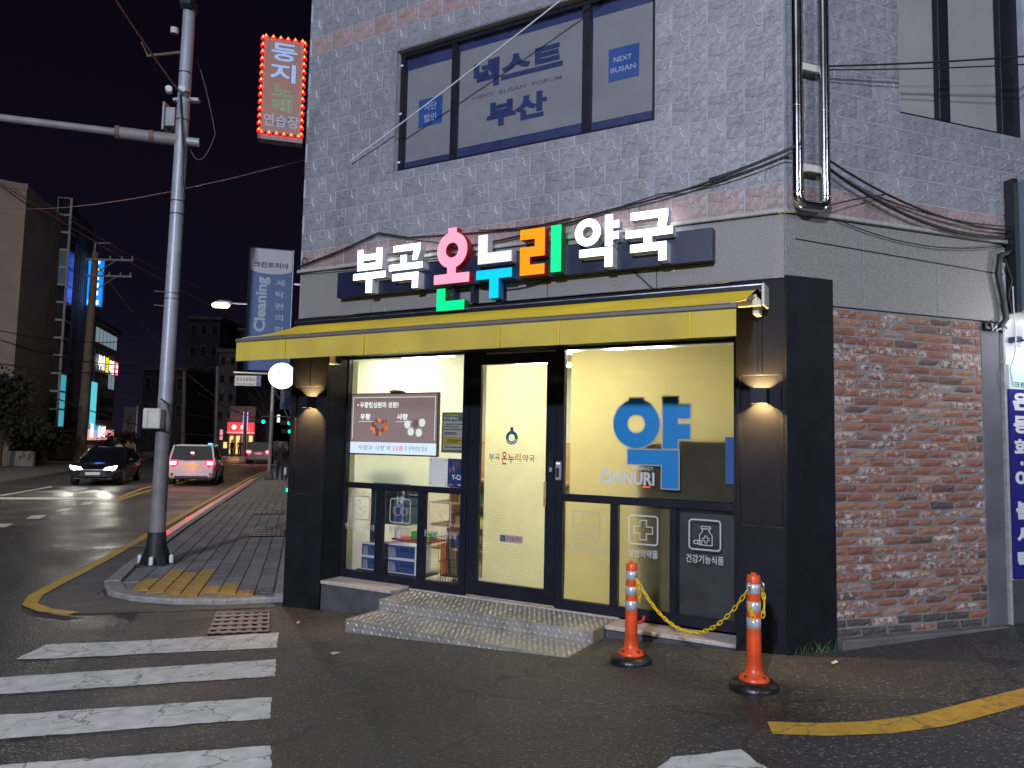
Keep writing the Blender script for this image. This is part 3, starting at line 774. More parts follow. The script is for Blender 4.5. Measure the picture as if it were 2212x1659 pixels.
extra = {}
ntile = 0
for wall, m0, x_end, tw, win in ((fw, Matrix.Identity(4), -5.37, .314, (-4.05, -1.10, 4.50, 5.87)), (sw_, R2F, 2.78, .336, (1.235, 2.78, 4.55, 6.2))):
    for r in range(19):
        z0 = 3.545 + r * .2148; z1 = z0 + .2148; pk = r in (0, 12)
        lo, hi = (x_end, -.004) if x_end < 0 else (.010, x_end)
        off = (.5 if r % 2 else 0) * tw; edges = [hi - (i * tw - off) for i in range(int((hi - lo) / tw) + 3)]
        for e1, e0 in zip(edges, edges[1:]):
            a0, a1 = max(e0, lo), min(e1, hi)
            if a1 - a0 < .03: continue
            zs = [(z0, z1)]
            if z0 < win[3] and z1 > win[2] and a0 < win[1] and a1 > win[0]:
                if win[2] <= z0 and z1 <= win[3]: zz_ = [(z0, z1, True)]
                else: zz_ = [(z0, min(z1, win[2]), False)] if z0 < win[2] and win[2] - z0 > .04 else []; zz_ += [(max(z0, win[2]), min(z1, win[3]), True)]; zz_ += [(win[3], z1, False)] if z1 > win[3] and z1 - win[3] > .04 else []
            else: zz_ = [(z0, z1, False)]
            for q0, q1, hole in zz_:
                if q1 - q0 < .03: continue
                for s0, s1 in cut(a0, a1, [(win[0], win[1])] if hole else []):
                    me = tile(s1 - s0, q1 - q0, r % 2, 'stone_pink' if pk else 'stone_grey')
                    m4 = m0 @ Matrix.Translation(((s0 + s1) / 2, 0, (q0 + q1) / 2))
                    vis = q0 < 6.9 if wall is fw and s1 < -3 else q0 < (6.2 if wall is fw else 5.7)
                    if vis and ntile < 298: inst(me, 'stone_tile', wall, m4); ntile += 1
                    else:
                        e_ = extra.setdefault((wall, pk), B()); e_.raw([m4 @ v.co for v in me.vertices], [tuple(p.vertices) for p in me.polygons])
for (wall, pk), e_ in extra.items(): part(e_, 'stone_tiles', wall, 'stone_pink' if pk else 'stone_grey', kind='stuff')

# granite band and ledge
for i in range(5):
    b = B(); bx(b, 5.37 - i * 1.074, 5.37 - (i + 1) * 1.074 + .005, .0, .3, 2.972, 3.50, .004); part(b, 'granite_slab', fw, 'granite')
for i, (a0, a1) in enumerate(((.003, .80), (.804, 1.62), (1.624, 2.42))):
    b = B(); b.box(a0, a1, .0, .3, 2.995 if i == 0 and a1 < .47 else 2.775, 3.50, .004); part(xf(b, R2F), 'granite_slab', sw_, 'granite')
b = B(); bx(b, 5.40, -.01, -.035, .1, 3.503, 3.542, .006); part(b, 'ledge', fw, 'ledge')
b = B(); b.box(-.012, 2.46, -.035, .1, 3.505, 3.543, .006); part(xf(b, R2F), 'ledge', sw_, 'ledge')
for px_, pz in ((4.10, 2.99), (.92, 3.12), (2.2, 3.3)):
    b = B(); b.disc(-px_, pz, .02, -.004, .0, 9, .8); part(b, 'plaster_spot', fw, 'ledge')

# black clad pillars with sunken panels
def pillar(s0, s1, rs0, rs1, name, extra_side):
    b = B()
    p = part(b.box(-s1, -s0, .036, .42, -.45, 2.968), name, bld, 'black_panel')
    b = B(); bx(b, s1, rs1, .0, .034, .97, 2.18, .003); part(b, 'panel', p, 'black_panel')
    b = B(); bx(b, rs0, s0, .0, .034, .97, 2.18, .003); part(b, 'panel', p, 'black_panel')
    b = B(); bx(b, s1, s0, .0, .034, -.45, .968, .003); part(b, 'panel', p, 'black_panel')
    b = B(); bx(b, s1, s0, .0, .034, 2.182, 2.967, .003); part(b, 'panel', p, 'black_panel')
    c_ = (s0 + s1) / 2; b = B(); bx(b, c_ + .018, c_ - .018, -.012, -.0005, 2.183, 2.965, .003); part(b, 'strip', p, 'black_panel')
    return p


pillar(0.0, .397, .03, .362, 'corner_pillar', True)
b = B(); b.box(-.004, .47, -.012, .34, -.45, 2.992, .003); part(xf(b, R2F), 'pillar_side', bld, 'black_panel')
pillar(4.887, 5.43, 4.93, 5.36, 'street_pillar', False)
b = B(); bx(b, 4.885, .399, .03, .40, 2.535, 2.966, .003); part(b, 'fascia', bld, 'black_panel')

# sills
b = B(); bx(b, 4.885, 3.91, .012, .33, .005, .040, .004); bx(b, 4.88, 3.92, .03, .33, -.45, .004); part(b, 'sill', bld, 'sill', 'pale stone sill left of the door')
b.v = b.v  # keep
b = B(); bx(b, 4.88, 3.92, .026, .031, -.45, .003); part(b, 'sill_face', bld, 'base_dark')
b = B(); bx(b, 1.535, .40, .012, .33, -.025, .006, .004); part(b, 'sill', bld, 'sill', 'pale stone sill right of the door')
b = B(); bx(b, 1.53, .40, .03, .33, -.45, -.026); part(b, 'sill_face', bld, 'base_dark')
b = B(); bx(b, 3.92, 1.53, .34, .45, -.45, .012); part(b, 'threshold', bld, 'sill')

# shop glazing
Y0, Y1 = .33, .395


def fr_(b, s0, s1, z0, z1, c=.004): return bx(b, s0, s1, Y0, Y1, z0, z1, c)


wl = part(fr_(fr_(fr_(fr_(fr_(fr_(fr_(B(), 4.90, 4.872, .02, 2.534), 4.872, 3.27, 2.512, 2.534), 4.872, 3.29, 1.043, 1.106), 4.872, 3.29, .02, .12), 4.408, 4.316, .12, 1.043), 3.833, 3.742, .12, 1.043), 3.29, 3.215, .02, 2.534), 'shop_window', bld, 'black_alu', 'left shop window frame')
b = B()
for a in ((2.188, 2.112, .02, 2.534), (2.112, .485, 2.512, 2.534), (2.112, .485, 1.04, 1.112), (2.112, .485, .02, .11), (1.622, 1.547, .11, 1.04), (1.053, .987, .11, 1.04), (.487, .40, .02, 2.534)): fr_(b, *a)
wr_ = part(b, 'shop_window', bld, 'black_alu', 'right shop window frame')
b = B()
for a in ((3.213, 3.072, .035, 2.53), (2.308, 2.19, .035, 2.53), (3.072, 2.308, 2.395, 2.53), (3.072, 2.308, .035, .178)): bx(b, a[0], a[1], .338, .385, a[2], a[3], .003)
door = part(b, 'door', bld, 'black_alu')


def pane(parent, s0, s1, z0, z1, y=.36, mt='pane_glass'):
    return part(B().rect(-s0, -s1, z0, z1, y), 'pane', parent, mt)


pane(wl, 4.872, 3.29, 1.106, 2.512)
for a in ((4.872, 4.408), (4.316, 3.833), (3.742, 3.29)): pane(wl, *a, .12, 1.043)
pane(wr_, 2.112, .487, 1.112, 2.512)
for a in ((2.112, 1.622), (1.547, 1.053), (.987, .487)): pane(wr_, *a, .11, 1.04)
pane(door, 3.072, 2.308, .178, 2.395)

# blinds
b = B(); n_ = 210; zs = [.182 + i * (2.39 - .182) / n_ for i in range(n_ + 1)]
b.raw([(x, .40 + (.0028 if i % 2 else 0), z) for i, z in enumerate(zs) for x in (-3.045, -2.312)], [(2 * i, 2 * i + 1, 2 * i + 3, 2 * i + 2) for i in range(n_)])
part(b, 'pleated_blind', door, 'blind_cell')
b = B(); b.rect(-2.085, -.45, 1.112, 2.50, .43); part(b, 'roller_blind', wr_, 'blind')
b = B(); b.rect(-2.112, -1.60, .10, 1.05, .405); b.rect(-1.56, -1.04, .10, 1.05, .405); part(b, 'window_film', wr_, 'blind')
# door furniture
b = B(); bx(b, 2.303, 2.277, .285, .315, .975, 1.225, .008); part(b, 'handle', door, 'wood')
b = B(); bx(b, 2.296, 2.284, .31, .34, 1.0, 1.02); bx(b, 2.296, 2.284, .31, .34, 1.18, 1.2); part(b, 'handle_mount', door, 'black_alu')
b = B(); bx(b, 2.262, 2.212, .312, .337, 1.30, 1.50, .005); k_ = part(b, 'keypad_lock', door, 'black_plastic'); b = B(); bx(b, 2.25, 2.224, .308, .3115, 1.32, 1.36); part(b, 'keypad', k_, 'grey_plastic')
b = B(); bx(b, 2.18, 2.125, .30, .328, 1.24, 1.42, .006); k_ = part(b, 'entry_pad', wr_, 'grey_plastic'); b = B(); bx(b, 2.17, 2.135, .296, .2995, 1.395, 1.408); part(b, 'lit_display', k_, 'lock_lit'); b = B(); bx(b, 2.17, 2.14, .296, .2995, 1.27, 1.36); part(b, 'keypad', k_, 'black_plastic')
b = B(); bx(b, 3.0, 2.2, .31, .325, 2.50, 2.512); part(b, 'door_closer_rail', door, 'alu')

# ---------------------------------------------------------------- lettering on the glass
YD = .345


def dec(b, name, parent, mt, label=None): return part(b, name, parent, mt, label)


def yak(b, e, y):
    cx, cz = -1.377, 1.79
    b.ring(cx, cz, .222 + e, .088 - e, y); bx2 = lambda s0, s1, z0, z1: b.rect(-s0 - e, -s1 + e, z0 - e, z1 + e, y)
    b.rect(-1.442 - e, -1.312 + e, 1.99, 2.025 + e, y - .0006)
    b.sheet([(-1.122 - e, 1.572 - e), (-.985 + e, 1.572 - e), (-.985 + e, 1.657 - e), (-.873 + e, 1.657 - e), (-.873 + e, 1.79 + e), (-.985 + e, 1.79 + e), (-.985 + e, 1.842 - e), (-.873 + e, 1.842 - e), (-.873 + e, 1.963 + e), (-.985 + e, 1.963 + e), (-.985 + e, 2.035 + e), (-1.122 - e, 2.035 + e)], y)
    b.sheet([(-1.456 - e, 1.42 - e), (-1.13 - e, 1.42 - e), (-1.13 - e, 1.212 - e), (-.978 + e, 1.212 - e), (-.978 + e, 1.552 + e), (-1.456 - e, 1.552 + e)], y)
    return b


dec(yak(B(), .013, YD), 'letter_outline', wr_, 'film_decal_grey'); dec(yak(B(), 0, YD - .003), 'letter', wr_, 'decal_blue', 'big blue pharmacy letter on the right window')
b = B(); b.ring(-1.675, 1.287, .062, .028, YD, ax=1); b.rect(-1.695, -1.655, 1.34, 1.375, YD - .0006); b.text('NNURI', -1.606, -1.2, 1.228, 1.347, YD, .035); b.text('PHARMACY', -1.43, -1.21, 1.365, 1.398, YD, .01); dec(b, 'lettering', wr_, 'film_decal_white', 'white brand lettering on the right window')
ic = B()


def icon(b, s, kind):
    x0, x1, z0, z1 = -s - .143, -s + .143, .688, .958; cx, cz = -s, .823
    b.rrect(x0, x1, z0, z1, .013, .035, YD)
    if kind == 'mortar':
        b.line([(cx - .09, .845), (cx - .085, .80), (cx - .05, .745), (cx, .725), (cx + .05, .745), (cx + .085, .80), (cx + .09, .845), (cx + .045, .84), (cx, .80), (cx - .045, .84), (cx - .09, .845)], .007, YD)
        b.line([(cx - .012, .83), (cx - .045, .90), (cx - .03, .92), (cx - .012, .915), (cx + .012, .83)], .007, YD)
        for i_, ch in enumerate('ONNURI'):
            a = math.radians(205 + i_ * 26); b.text(ch, cx + .062 * math.cos(a) - .007, cx + .062 * math.cos(a) + .007, .82 + .062 * math.sin(a) - .009, .82 + .062 * math.sin(a) + .009, YD, .02)
    elif kind == 'cross':
        a, c_ = .031, .088
        b.line([(cx - a, cz + c_), (cx + a, cz + c_), (cx + a, cz + a), (cx + c_, cz + a), (cx + c_, cz - a), (cx + a, cz - a), (cx + a, cz - c_), (cx - a, cz - c_), (cx - a, cz - a), (cx - c_, cz - a), (cx - c_, cz + a), (cx - a, cz + a), (cx - a, cz + c_)], .009, YD)
    elif kind == 'bottle':
        b.line([(cx - .02, .875), (cx - .02, .85), (cx - .045, .82), (cx - .045, .735), (cx + .065, .735), (cx + .065, .82), (cx + .04, .85), (cx + .04, .875)], .008, YD); b.rrect(cx - .035, cx + .055, .872, .90, .008, .01, YD)
        a, c_, q = .010, .03, cx + .01
        b.line([(q - a, .785 + c_), (q + a, .785 + c_), (q + a, .785 + a), (q + c_, .785 + a), (q + c_, .785 - a), (q + a, .785 - a), (q + a, .785 - c_), (q - a, .785 - c_), (q - a, .785 - a), (q - c_, .785 - a), (q - c_, .785 + a), (q - a, .785 + a), (q - a, .785 + c_)], .006, YD)
        b.rrect(cx - .10, cx - .02, .738, .775, .008, .018, YD); b.line([(cx - .06, .74), (cx - .06, .773)], .006, YD)
    elif kind == 'pets':
        b.ring(cx - .03, cz, .052, .045, YD, n=24); b.ring(cx + .05, cz - .005, .045, .038, YD, n=24); b.ring(cx + .095, cz, .03, .024, YD, n=18, ax=.5); b.ring(cx - .085, cz, .035, .029, YD, n=18, ax=.5)
    else:
        b.ring(cx, cz + .015, .032, .025, YD, n=22); b.ring(cx, cz - .075, .055, .047, YD, n=16, a0=0, a1=math.pi); b.ring(cx + .06, cz + .04, .026, .02, YD, n=18); b.rrect(cx - .05, cx, cz + .06, cz + .09, .006, .01, YD)
    return b


for s_, kd, cap, wd, par in ((4.64, 'mortar', '병·의원 처방조제', .21, wl), (4.077, 'pets', '동물의약품', .145, wl), (3.55, 'people', '개인맞춤 영양상담', .22, wl), (1.867, 'mortar', '병·의원 처방조제', .21, wr_), (1.304, 'cross', '일반의약품', .14, wr_), (.742, 'bottle', '건강기능식품', .165, wr_)):
    b = icon(B(), s_, kd); b.text(cap, -s_ - wd, -s_ + wd, .575, .648, YD, .012); dec(b, 'window_sticker', par, 'film_decal_white' if s_ < 1.5 else 'film_decal_grey')
# door stickers
b = B(); b.ring(-2.697, 1.642, .07, .036, YD); b.rect(-2.715, -2.679, 1.70, 1.75, YD - .0006); dec(b, 'logo', door, 'decal_teal')
b = B()
for i_, ch in enumerate('ONNURI'):
    a = math.radians(205 + i_ * 26); b.text(ch, -2.697 + .054 * math.cos(a) - .008, -2.697 + .054 * math.cos(a) + .008, 1.642 + .054 * math.sin(a) - .01, 1.642 + .054 * math.sin(a) + .01, YD - .0015, .03)
dec(b, 'logo_text', door, 'decal_white')
b = B(); b.text('부곡', -2.96, -2.83, 1.405, 1.475, YD, .005).mat(1).text('온', -2.81, -2.745, 1.37, 1.50, YD, .02).mat(2).text('누', -2.735, -2.665, 1.385, 1.475, YD, .02).mat(3).text('리', -2.655, -2.59, 1.405, 1.485, YD, .02).mat(0).text('약국', -2.57, -2.43, 1.405, 1.475, YD, .005)
dec(b, 'shop_name', door, 'decal_black decal_red decal_navy decal_orange')
b = B(); b.rect(-2.813, -2.551, .598, .668, YD).mat(1).rect(-2.80, -2.75, .605, .66, YD - .001).mat(2).text('미끄럼 주의', -2.735, -2.565, .612, .655, YD - .001, .015); b.mat(0).line([(-2.785, .617), (-2.77, .633), (-2.785, .648)], .008, YD - .002); dec(b, 'caution_sticker', door, 'decal_grey decal_navy decal_red')

# ---------------------------------------------------------------- upper window with printed film
b = B()
for a in ((4.05, 4.0, 4.50, 5.87), (1.15, 1.10, 4.50, 5.87), (4.0, 1.15, 4.50, 4.56), (4.0, 1.15, 5.82, 5.87), (3.37, 3.31, 4.56, 5.82), (1.852, 1.774, 4.56, 5.82)): bx(b, a[0], a[1], .07, .14, a[2], a[3], .004)
uw = part(b, 'upper_window', bld, 'black_alu')
for a in ((4.0, 3.37), (3.31, 1.852), (1.774, 1.15)):
    pane(uw, *a, 4.56, 5.82, .105, 'film_glass')
b = B(); bx(b, 4.0, 1.15, .135, .15, 4.56, 5.82); part(b, 'film_border', uw, 'film_blue')
for a in ((3.99, 3.39, 4.645, 5.69), (3.30, 1.865, 4.68, 5.74), (1.765, 1.16, 4.66, 5.70)): part(B().rect(-a[0], -a[1], a[2], a[3], .132), 'film', uw, 'film_grey')
YF = .128
b = B(); b.text('넥스트', -3.125, -2.085, 5.27, 5.575, YF, .05); b.text('부산', -2.95, -2.255, 4.83, 5.10, YF, .05); b.mat(1).text('NEXT  BUSAN  FORUM', -3.13, -2.095, 5.17, 5.21, YF, .005); part(b, 'film_lettering', uw, 'text_blue sign_ink0')
b = B(); b.rect(-3.828, -3.516, 5.005, 5.315, YF); b.rect(-1.602, -1.299, 5.02, 5.34, YF); b.mat(1).text('사단', -3.75, -3.59, 5.175, 5.265, YF - .002, .02).text('법인', -3.75, -3.59, 5.05, 5.14, YF - .002, .02).text('NEXT', -1.55, -1.37, 5.20, 5.25, YF - .002, .02).text('BUSAN', -1.58, -1.33, 5.10, 5.15, YF - .002, .02); part(b, 'film_emblem', uw, 'square_blue text_light')
b = B()
for i in range(3): b.box(-4.045 + i * .0, -4.015, .062, .069, 4.62 + i * .55, 4.64 + i * .55)
part(b, 'frame_screws', uw, 'white_plastic')
# reveal tiles round the opening
b = B(); bx(b, 4.13, 4.052, -.012, .06, 4.50, 5.98, .003); bx(b, 4.05, 1.10, -.012, .06, 5.875, 5.98, .003); part(b, 'window_surround', fw, 'stone_grey')
# side street window
b = B()
for a in ((1.24, 1.262, 4.556, 6.19), (1.765, 1.895, 4.6, 6.15), (2.545, 2.78, 4.556, 6.19), (1.262, 2.545, 4.556, 4.60), (1.262, 2.545, 6.15, 6.19)): b.box(a[0], a[1], .05, .13, a[2], a[3], .004)
rw = part(xf(b, R2F), 'side_window', bld, 'black_alu')
pm('frosted', (.27, .262, .25), .35, var=.06, vs=2)
for a in ((1.262, 1.765), (1.895, 2.545)): part(xf(B().rect(a[0], a[1], 4.60, 6.15, .11), R2F), 'pane', rw, 'frosted')

# ---------------------------------------------------------------- brick wall on the side street
b = B(); b.box(.47, 2.145, .021, .3, .0, 2.774); bw = part(xf(b, R2F), 'brick_wall', bld, 'mortar')
b = B(); b.box(.475, 2.30, -.075, .3, -.30, .085, .012); part(xf(b, R2F), 'base_ledge', bld, 'concrete')


def brickmesh(w_, sd, mt='brick'):
    rd = random.Random(sd); bb = B(); h_ = .0578; nx = 4; P_ = []
    for j in range(3):
        for i in range(nx + 1):
            e = i in (0, nx) or j in (0, 2); P_.append(((i / nx - .5) * w_ + rd.uniform(-.0025, .0025), (.004 if e else -.004) + rd.uniform(-.0025, .0015), (j / 2 - .5) * h_ + rd.uniform(-.0022, .0022)))
    bb.raw(P_, [(j * (nx + 1) + i, j * (nx + 1) + i + 1, (j + 1) * (nx + 1) + i + 1, (j + 1) * (nx + 1) + i) for j in range(2) for i in range(nx)])
    rim = [i for i in range(nx + 1)] + [2 * nx + 1, 3 * nx + 2] + [3 * nx + 2 - i for i in range(1, nx + 1)] + [nx + 1]
    n_ = len(rim); bb.raw([P_[i] for i in rim] + [(P_[i][0], .03, P_[i][2]) for i in rim], [(i, (i + 1) % n_, n_ + (i + 1) % n_, n_ + i) for i in range(n_)])
    return bb.mesh('brick', [mt])


BM = {}
for r in range(37):
    z = .118 + r * .0723; pit = .268; x = .474 - (r % 2) * pit * .5 - .02 * ((r * 7) % 3)
    while x < 2.135:
        x0, x1 = max(x + .008, .474), min(x + pit - .008, 2.138); wd = round(x1 - x0, 2)
        if wd > .04:
            k_ = (wd, random.randrange(5), 'brick_dark' if r < 2 and random.random() < .8 or random.random() < .015 else 'brick')
            if k_ not in BM: BM[k_] = brickmesh(*k_)
            inst(BM[k_], 'brick', bw, R2F @ Matrix.Translation(((x0 + x1) / 2, .014 + random.uniform(-.004, .005), z + random.uniform(-.0015, .0015))) @ Matrix.Rotation(random.uniform(-.012, .012), 4, 'Y'))
        x += pit
b = B(); b.box(2.152, 2.388, .02, .35, -.3, 2.774, .006); part(xf(b, R2F), 'end_post', bld, 'post_dark')
b = B(); b.box(2.39, 2.415, -.01, .3, -.3, 2.774, .003); part(xf(b, R2F), 'post_trim', bld, 'ledge')

# room behind the glass
b = B(); b.raw([(-4.93, .40, .015), (-4.93, 3.6, .015), (-.42, 3.6, .015), (-.42, .40, .015), (-4.93, .40, 2.62), (-4.93, 3.6, 2.62), (-.42, 3.6, 2.62), (-.42, .40, 2.62)], [(0, 1, 5, 4), (1, 2, 6, 5), (2, 3, 7, 6), (4, 5, 6, 7)]); part(b, 'room_wall', bld, 'room_wall')
part(B().raw([(-4.93, .40, .016), (-4.93, 3.6, .016), (-.42, 3.6, .016), (-.42, .40, .016)], [(0, 1, 2, 3)]), 'room_floor', bld, 'room_floor')
for i, (x, y) in enumerate(((-4.25, .95), (-2.7, 1.1), (-1.7, 1.3), (-3.4, 2.4))):
    b = B(); b.box(x - .32, x + .32, y - .16, y + .16, 2.585, 2.61); solo(b, 'ceiling_light', ['flat ceiling light inside the shop above the television', 'flat ceiling light inside the shop behind the door blind', 'flat ceiling light inside the shop behind the yellow blind', 'flat ceiling light at the back of the shop'][i], 'ceiling light', 'ceil', FF)

# ================================================================== SIGN OVER THE SHOP
sg = thing('illuminated_sign', 'illuminated pharmacy sign of white and coloured channel letters on a navy bar', 'sign', FF, (-2.6, -.11, 3.0))
b = B(); bx(b, 4.70, .56, -.105, .0, 3.145, 3.427, .004); part(b, 'back_bar', sg, 'navy')
LY0, LY1 = -.205, -.112


def let(rects, mt, label, side='white_plastic', polys=(), rings=(), dy=0):
    b = B()
    for s0, s1, z0, z1 in rects: b.prism([(-s0, z0), (-s1, z0), (-s1, z1), (-s0, z1)], LY0, LY1, 1)
    for p in polys: b.prism([(-s, z) for s, z in p], LY0, LY1, 1)
    for cs, cz, ro, ri, ax in rings: b.ring(-cs, cz, ro, ri, LY0 + .0005, LY1, 48, 1, ax)
    part(b, 'letter', sg, mt + ' ' + side, label)


let([(4.328, 4.254, 3.39, 3.615), (4.075, 3.995, 3.39, 3.615), (4.254, 4.075, 3.495, 3.557), (4.254, 4.075, 3.39, 3.459), (4.38, 3.943, 3.293, 3.36), (4.203, 4.12, 3.145, 3.293)], 'led_white', 'white letter')
let([(3.847, 3.50, 3.543, 3.607), (3.75, 3.674, 3.412, 3.5), (3.897, 3.47, 3.347, 3.412), (3.85, 3.52, 3.24, 3.31), (3.594, 3.52, 3.147, 3.24)], 'led_white', 'white letter', polys=[[(3.60, 3.437), (3.538, 3.437), (3.50, 3.543), (3.584, 3.543)]])
let([(3.163, 3.06, 3.664, 3.715), (3.165, 3.061, 3.251, 3.312), (3.322, 2.9015, 3.153, 3.251)], 'led_pink', 'pink letter', 'red_plastic', rings=[(3.112, 3.488, .183, .0755, .985)])
let([(3.282, 3.178, 2.883, 3.107), (3.178, 2.951, 2.883, 2.979)], 'led_green', 'green letter', 'decal_green')
let([(2.807, 2.698, 3.31, 3.597), (2.698, 2.432, 3.31, 3.415)], 'led_soft', 'dimmer white letter')
let([(2.821, 2.425, 3.157, 3.247), (2.67, 2.567, 2.966, 3.157)], 'led_cyan', 'blue letter', 'decal_blue')
let([], 'led_orange', 'orange letter', 'red_plastic', polys=[[(2.338, 3.155), (2.079, 3.155), (2.079, 3.252), (2.234, 3.252), (2.234, 3.327), (2.079, 3.327), (2.079, 3.593), (2.341, 3.593), (2.341, 3.495), (2.185, 3.495), (2.185, 3.423), (2.341, 3.423)]])
let([(2.016, 1.912, 3.159, 3.597)], 'led_green', 'green stroke', 'decal_green')
let([(1.4815, 1.41, 3.347, 3.625), (1.41, 1.352, 3.50, 3.566), (1.41, 1.354, 3.40, 3.466), (1.729, 1.41, 3.265, 3.334), (1.484, 1.41, 3.158, 3.265)], 'led_white', 'white letter', rings=[(1.65, 3.489, .1245, .0545, 1.0)])
let([(1.246, .91, 3.542, 3.61), (1.29, .869, 3.387, 3.453), (1.126, 1.052, 3.327, 3.387), (1.246, .922, 3.258, 3.327), (.993, .922, 3.165, 3.258)], 'led_white', 'white letter', polys=[[(1.003, 3.453), (.929, 3.453), (.91, 3.542), (.99, 3.542)]])
for s_ in (3.15, 2.62): b = B(); bx(b, s_ + .02, s_ - .02, -.112, -.03, 2.93, 3.14); part(b, 'letter_bracket', sg, 'navy')
b = B(); bx(b, 2.95, 2.91, -.10, -.0, 2.96, 3.145); part(b, 'letter_bracket', sg, 'navy')

# ================================================================== AWNING
aw = thing('awning', 'yellow retractable awning with a straight valance over the shop front', 'awning', FF, (-2.7, -.1, 2.6))
b = B(); bx(b, 5.27, .15, -.15, -.002, 2.845, 2.925, .015); part(b, 'cassette', aw, 'black_alu')
b = B(); bx(b, 5.27, .15, -.156, -.151, 2.895, 2.903); part(b, 'cassette_trim', aw, 'alu')
b = B(); nx, ny = 60, 6; P_ = []
for j in range(ny + 1):
    for i in range(nx + 1):
        u = i / nx; v = j / ny; x = -5.22 + u * 5.02; P_.append((x, -.14 - v * .80, 2.86 - v * .245 - .018 * math.sin(v * math.pi) - .004 * math.sin(u * 40) * math.sin(v * math.pi)))
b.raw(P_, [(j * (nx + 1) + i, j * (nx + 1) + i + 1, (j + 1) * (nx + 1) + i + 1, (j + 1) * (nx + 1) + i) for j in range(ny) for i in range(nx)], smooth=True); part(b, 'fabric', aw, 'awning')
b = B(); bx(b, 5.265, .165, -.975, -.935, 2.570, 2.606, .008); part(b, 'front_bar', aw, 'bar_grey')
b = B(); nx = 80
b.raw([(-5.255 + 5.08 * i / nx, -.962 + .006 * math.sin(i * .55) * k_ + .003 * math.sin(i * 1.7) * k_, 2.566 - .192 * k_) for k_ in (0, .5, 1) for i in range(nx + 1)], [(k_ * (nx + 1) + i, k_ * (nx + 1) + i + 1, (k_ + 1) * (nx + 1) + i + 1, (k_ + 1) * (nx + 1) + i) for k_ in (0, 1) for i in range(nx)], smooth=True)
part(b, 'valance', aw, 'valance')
b = B()
for s_ in (4.55, 3.55, 2.1, 1.55, .5): bx(b, s_ + .006, s_ - .006, -.9715, -.9705, 2.376, 2.565)
part(b, 'valance_seams', aw, 'awning')
for s_ in (.20, 5.2):
    b = B(); bx(b, s_ + .03, s_ - .02, -.14, -.0, 2.66, 2.80, .006); part(b, 'wall_bracket', aw, 'cream_plastic')
    b = B(); b.tube([(-s_, -.16, 2.80), (-s_ + (-.34 if s_ < 1 else .34), -.5, 2.70), (-s_, -.93, 2.60)], .022, 8); part(b, 'folding_arm', aw, 'cream_plastic')
b = B(); bx(b, .148, .125, -.20, -.0, 2.72, 2.90, .005); part(b, 'end_bracket', aw, 'cream_plastic')
b = B(); bx(b, .46, .15, -.225, -.175, 2.715, 2.765, .006); part(b, 'arm_beam', aw, 'cream_plastic')

# ================================================================== WALL LAMPS
for s_, zc, lb in ((.196, 2.010, 'black up and down wall lamp on the corner pillar beside the blue window letter'), (5.145, 2.0, 'black up and down wall lamp on the street side pillar by the round sign')):
    t_ = thing('wall_lamp', lb, 'wall lamp', FF, (-s_, .03, zc), group='wall lamps of the shop')
    b = B(); x0, x1, y0, y1, z0, z1 = -s_ - .064, -s_ + .064, -.095, .030, zc - .062, zc + .062
    for a in ((x0, x0 + .004, y0, y1), (x1 - .004, x1, y0, y1), (x0, x1, y0, y0 + .004), (x0, x1, y1 - .004, y1)): b.box(a[0], a[1], a[2], a[3], z0, z1)
    part(b, 'housing', t_, 'black_alu')
    b = B(); b.box(-s_ - .02, -s_ + .02, -.04, -.005, zc - .006, zc + .006); part(b, 'bulb', t_, 'lamp_warm')
    for dz in (.018, -.018): lamp('lamp_light', 'POINT', FF @ V((-s_, -.062, zc + dz)), None, 42, (1, .64, .22), shadow_soft_size=.006)

# ================================================================== CCTV, round sign
t_ = thing('security_camera', 'small black security camera with a cream junction box at the window corner', 'camera', FF, (-4.78, 0, 2.40))
b = B(); bx(b, 4.84, 4.745, -.03, .05, 2.42, 2.525, .006); part(b, 'junction_box', t_, 'cream_plastic')
b = B(); b.tube([(-4.75, -.0, 2.49), (-4.70, -.03, 2.49)], .03, 12); b.tube([(-4.72, -.02, 2.49), (-4.60, -.14, 2.44)], [.035, .033], 12); part(b, 'camera_body', t_, 'black_plastic')
rsx = V((-3.40, 11.0, 2.5)); RS = frame(rsx, D2, D1)
t_ = thing('round_sign', 'round white lit sign projecting from the wall by the left pillar', 'sign', RS, (0, 0, -.2))
b = B(); b.disc(0, 0, .192, .03, -.03, 40, side=1); part(b, 'lit_face', t_, 'round_lit white_plastic')
b = B(); b.disc(-.035, .06, .018, -.0305, None, 12).mat(1).disc(.045, .06, .016, -.0305, None, 12); part(b, 'faint_mark', t_, 'led_pink led_soft')
b = B(); b.box(.185, .42, -.01, .01, .06, .08); b.box(.185, .42, -.01, .01, -.08, -.06); part(b, 'bracket', t_, 'dark_steel')

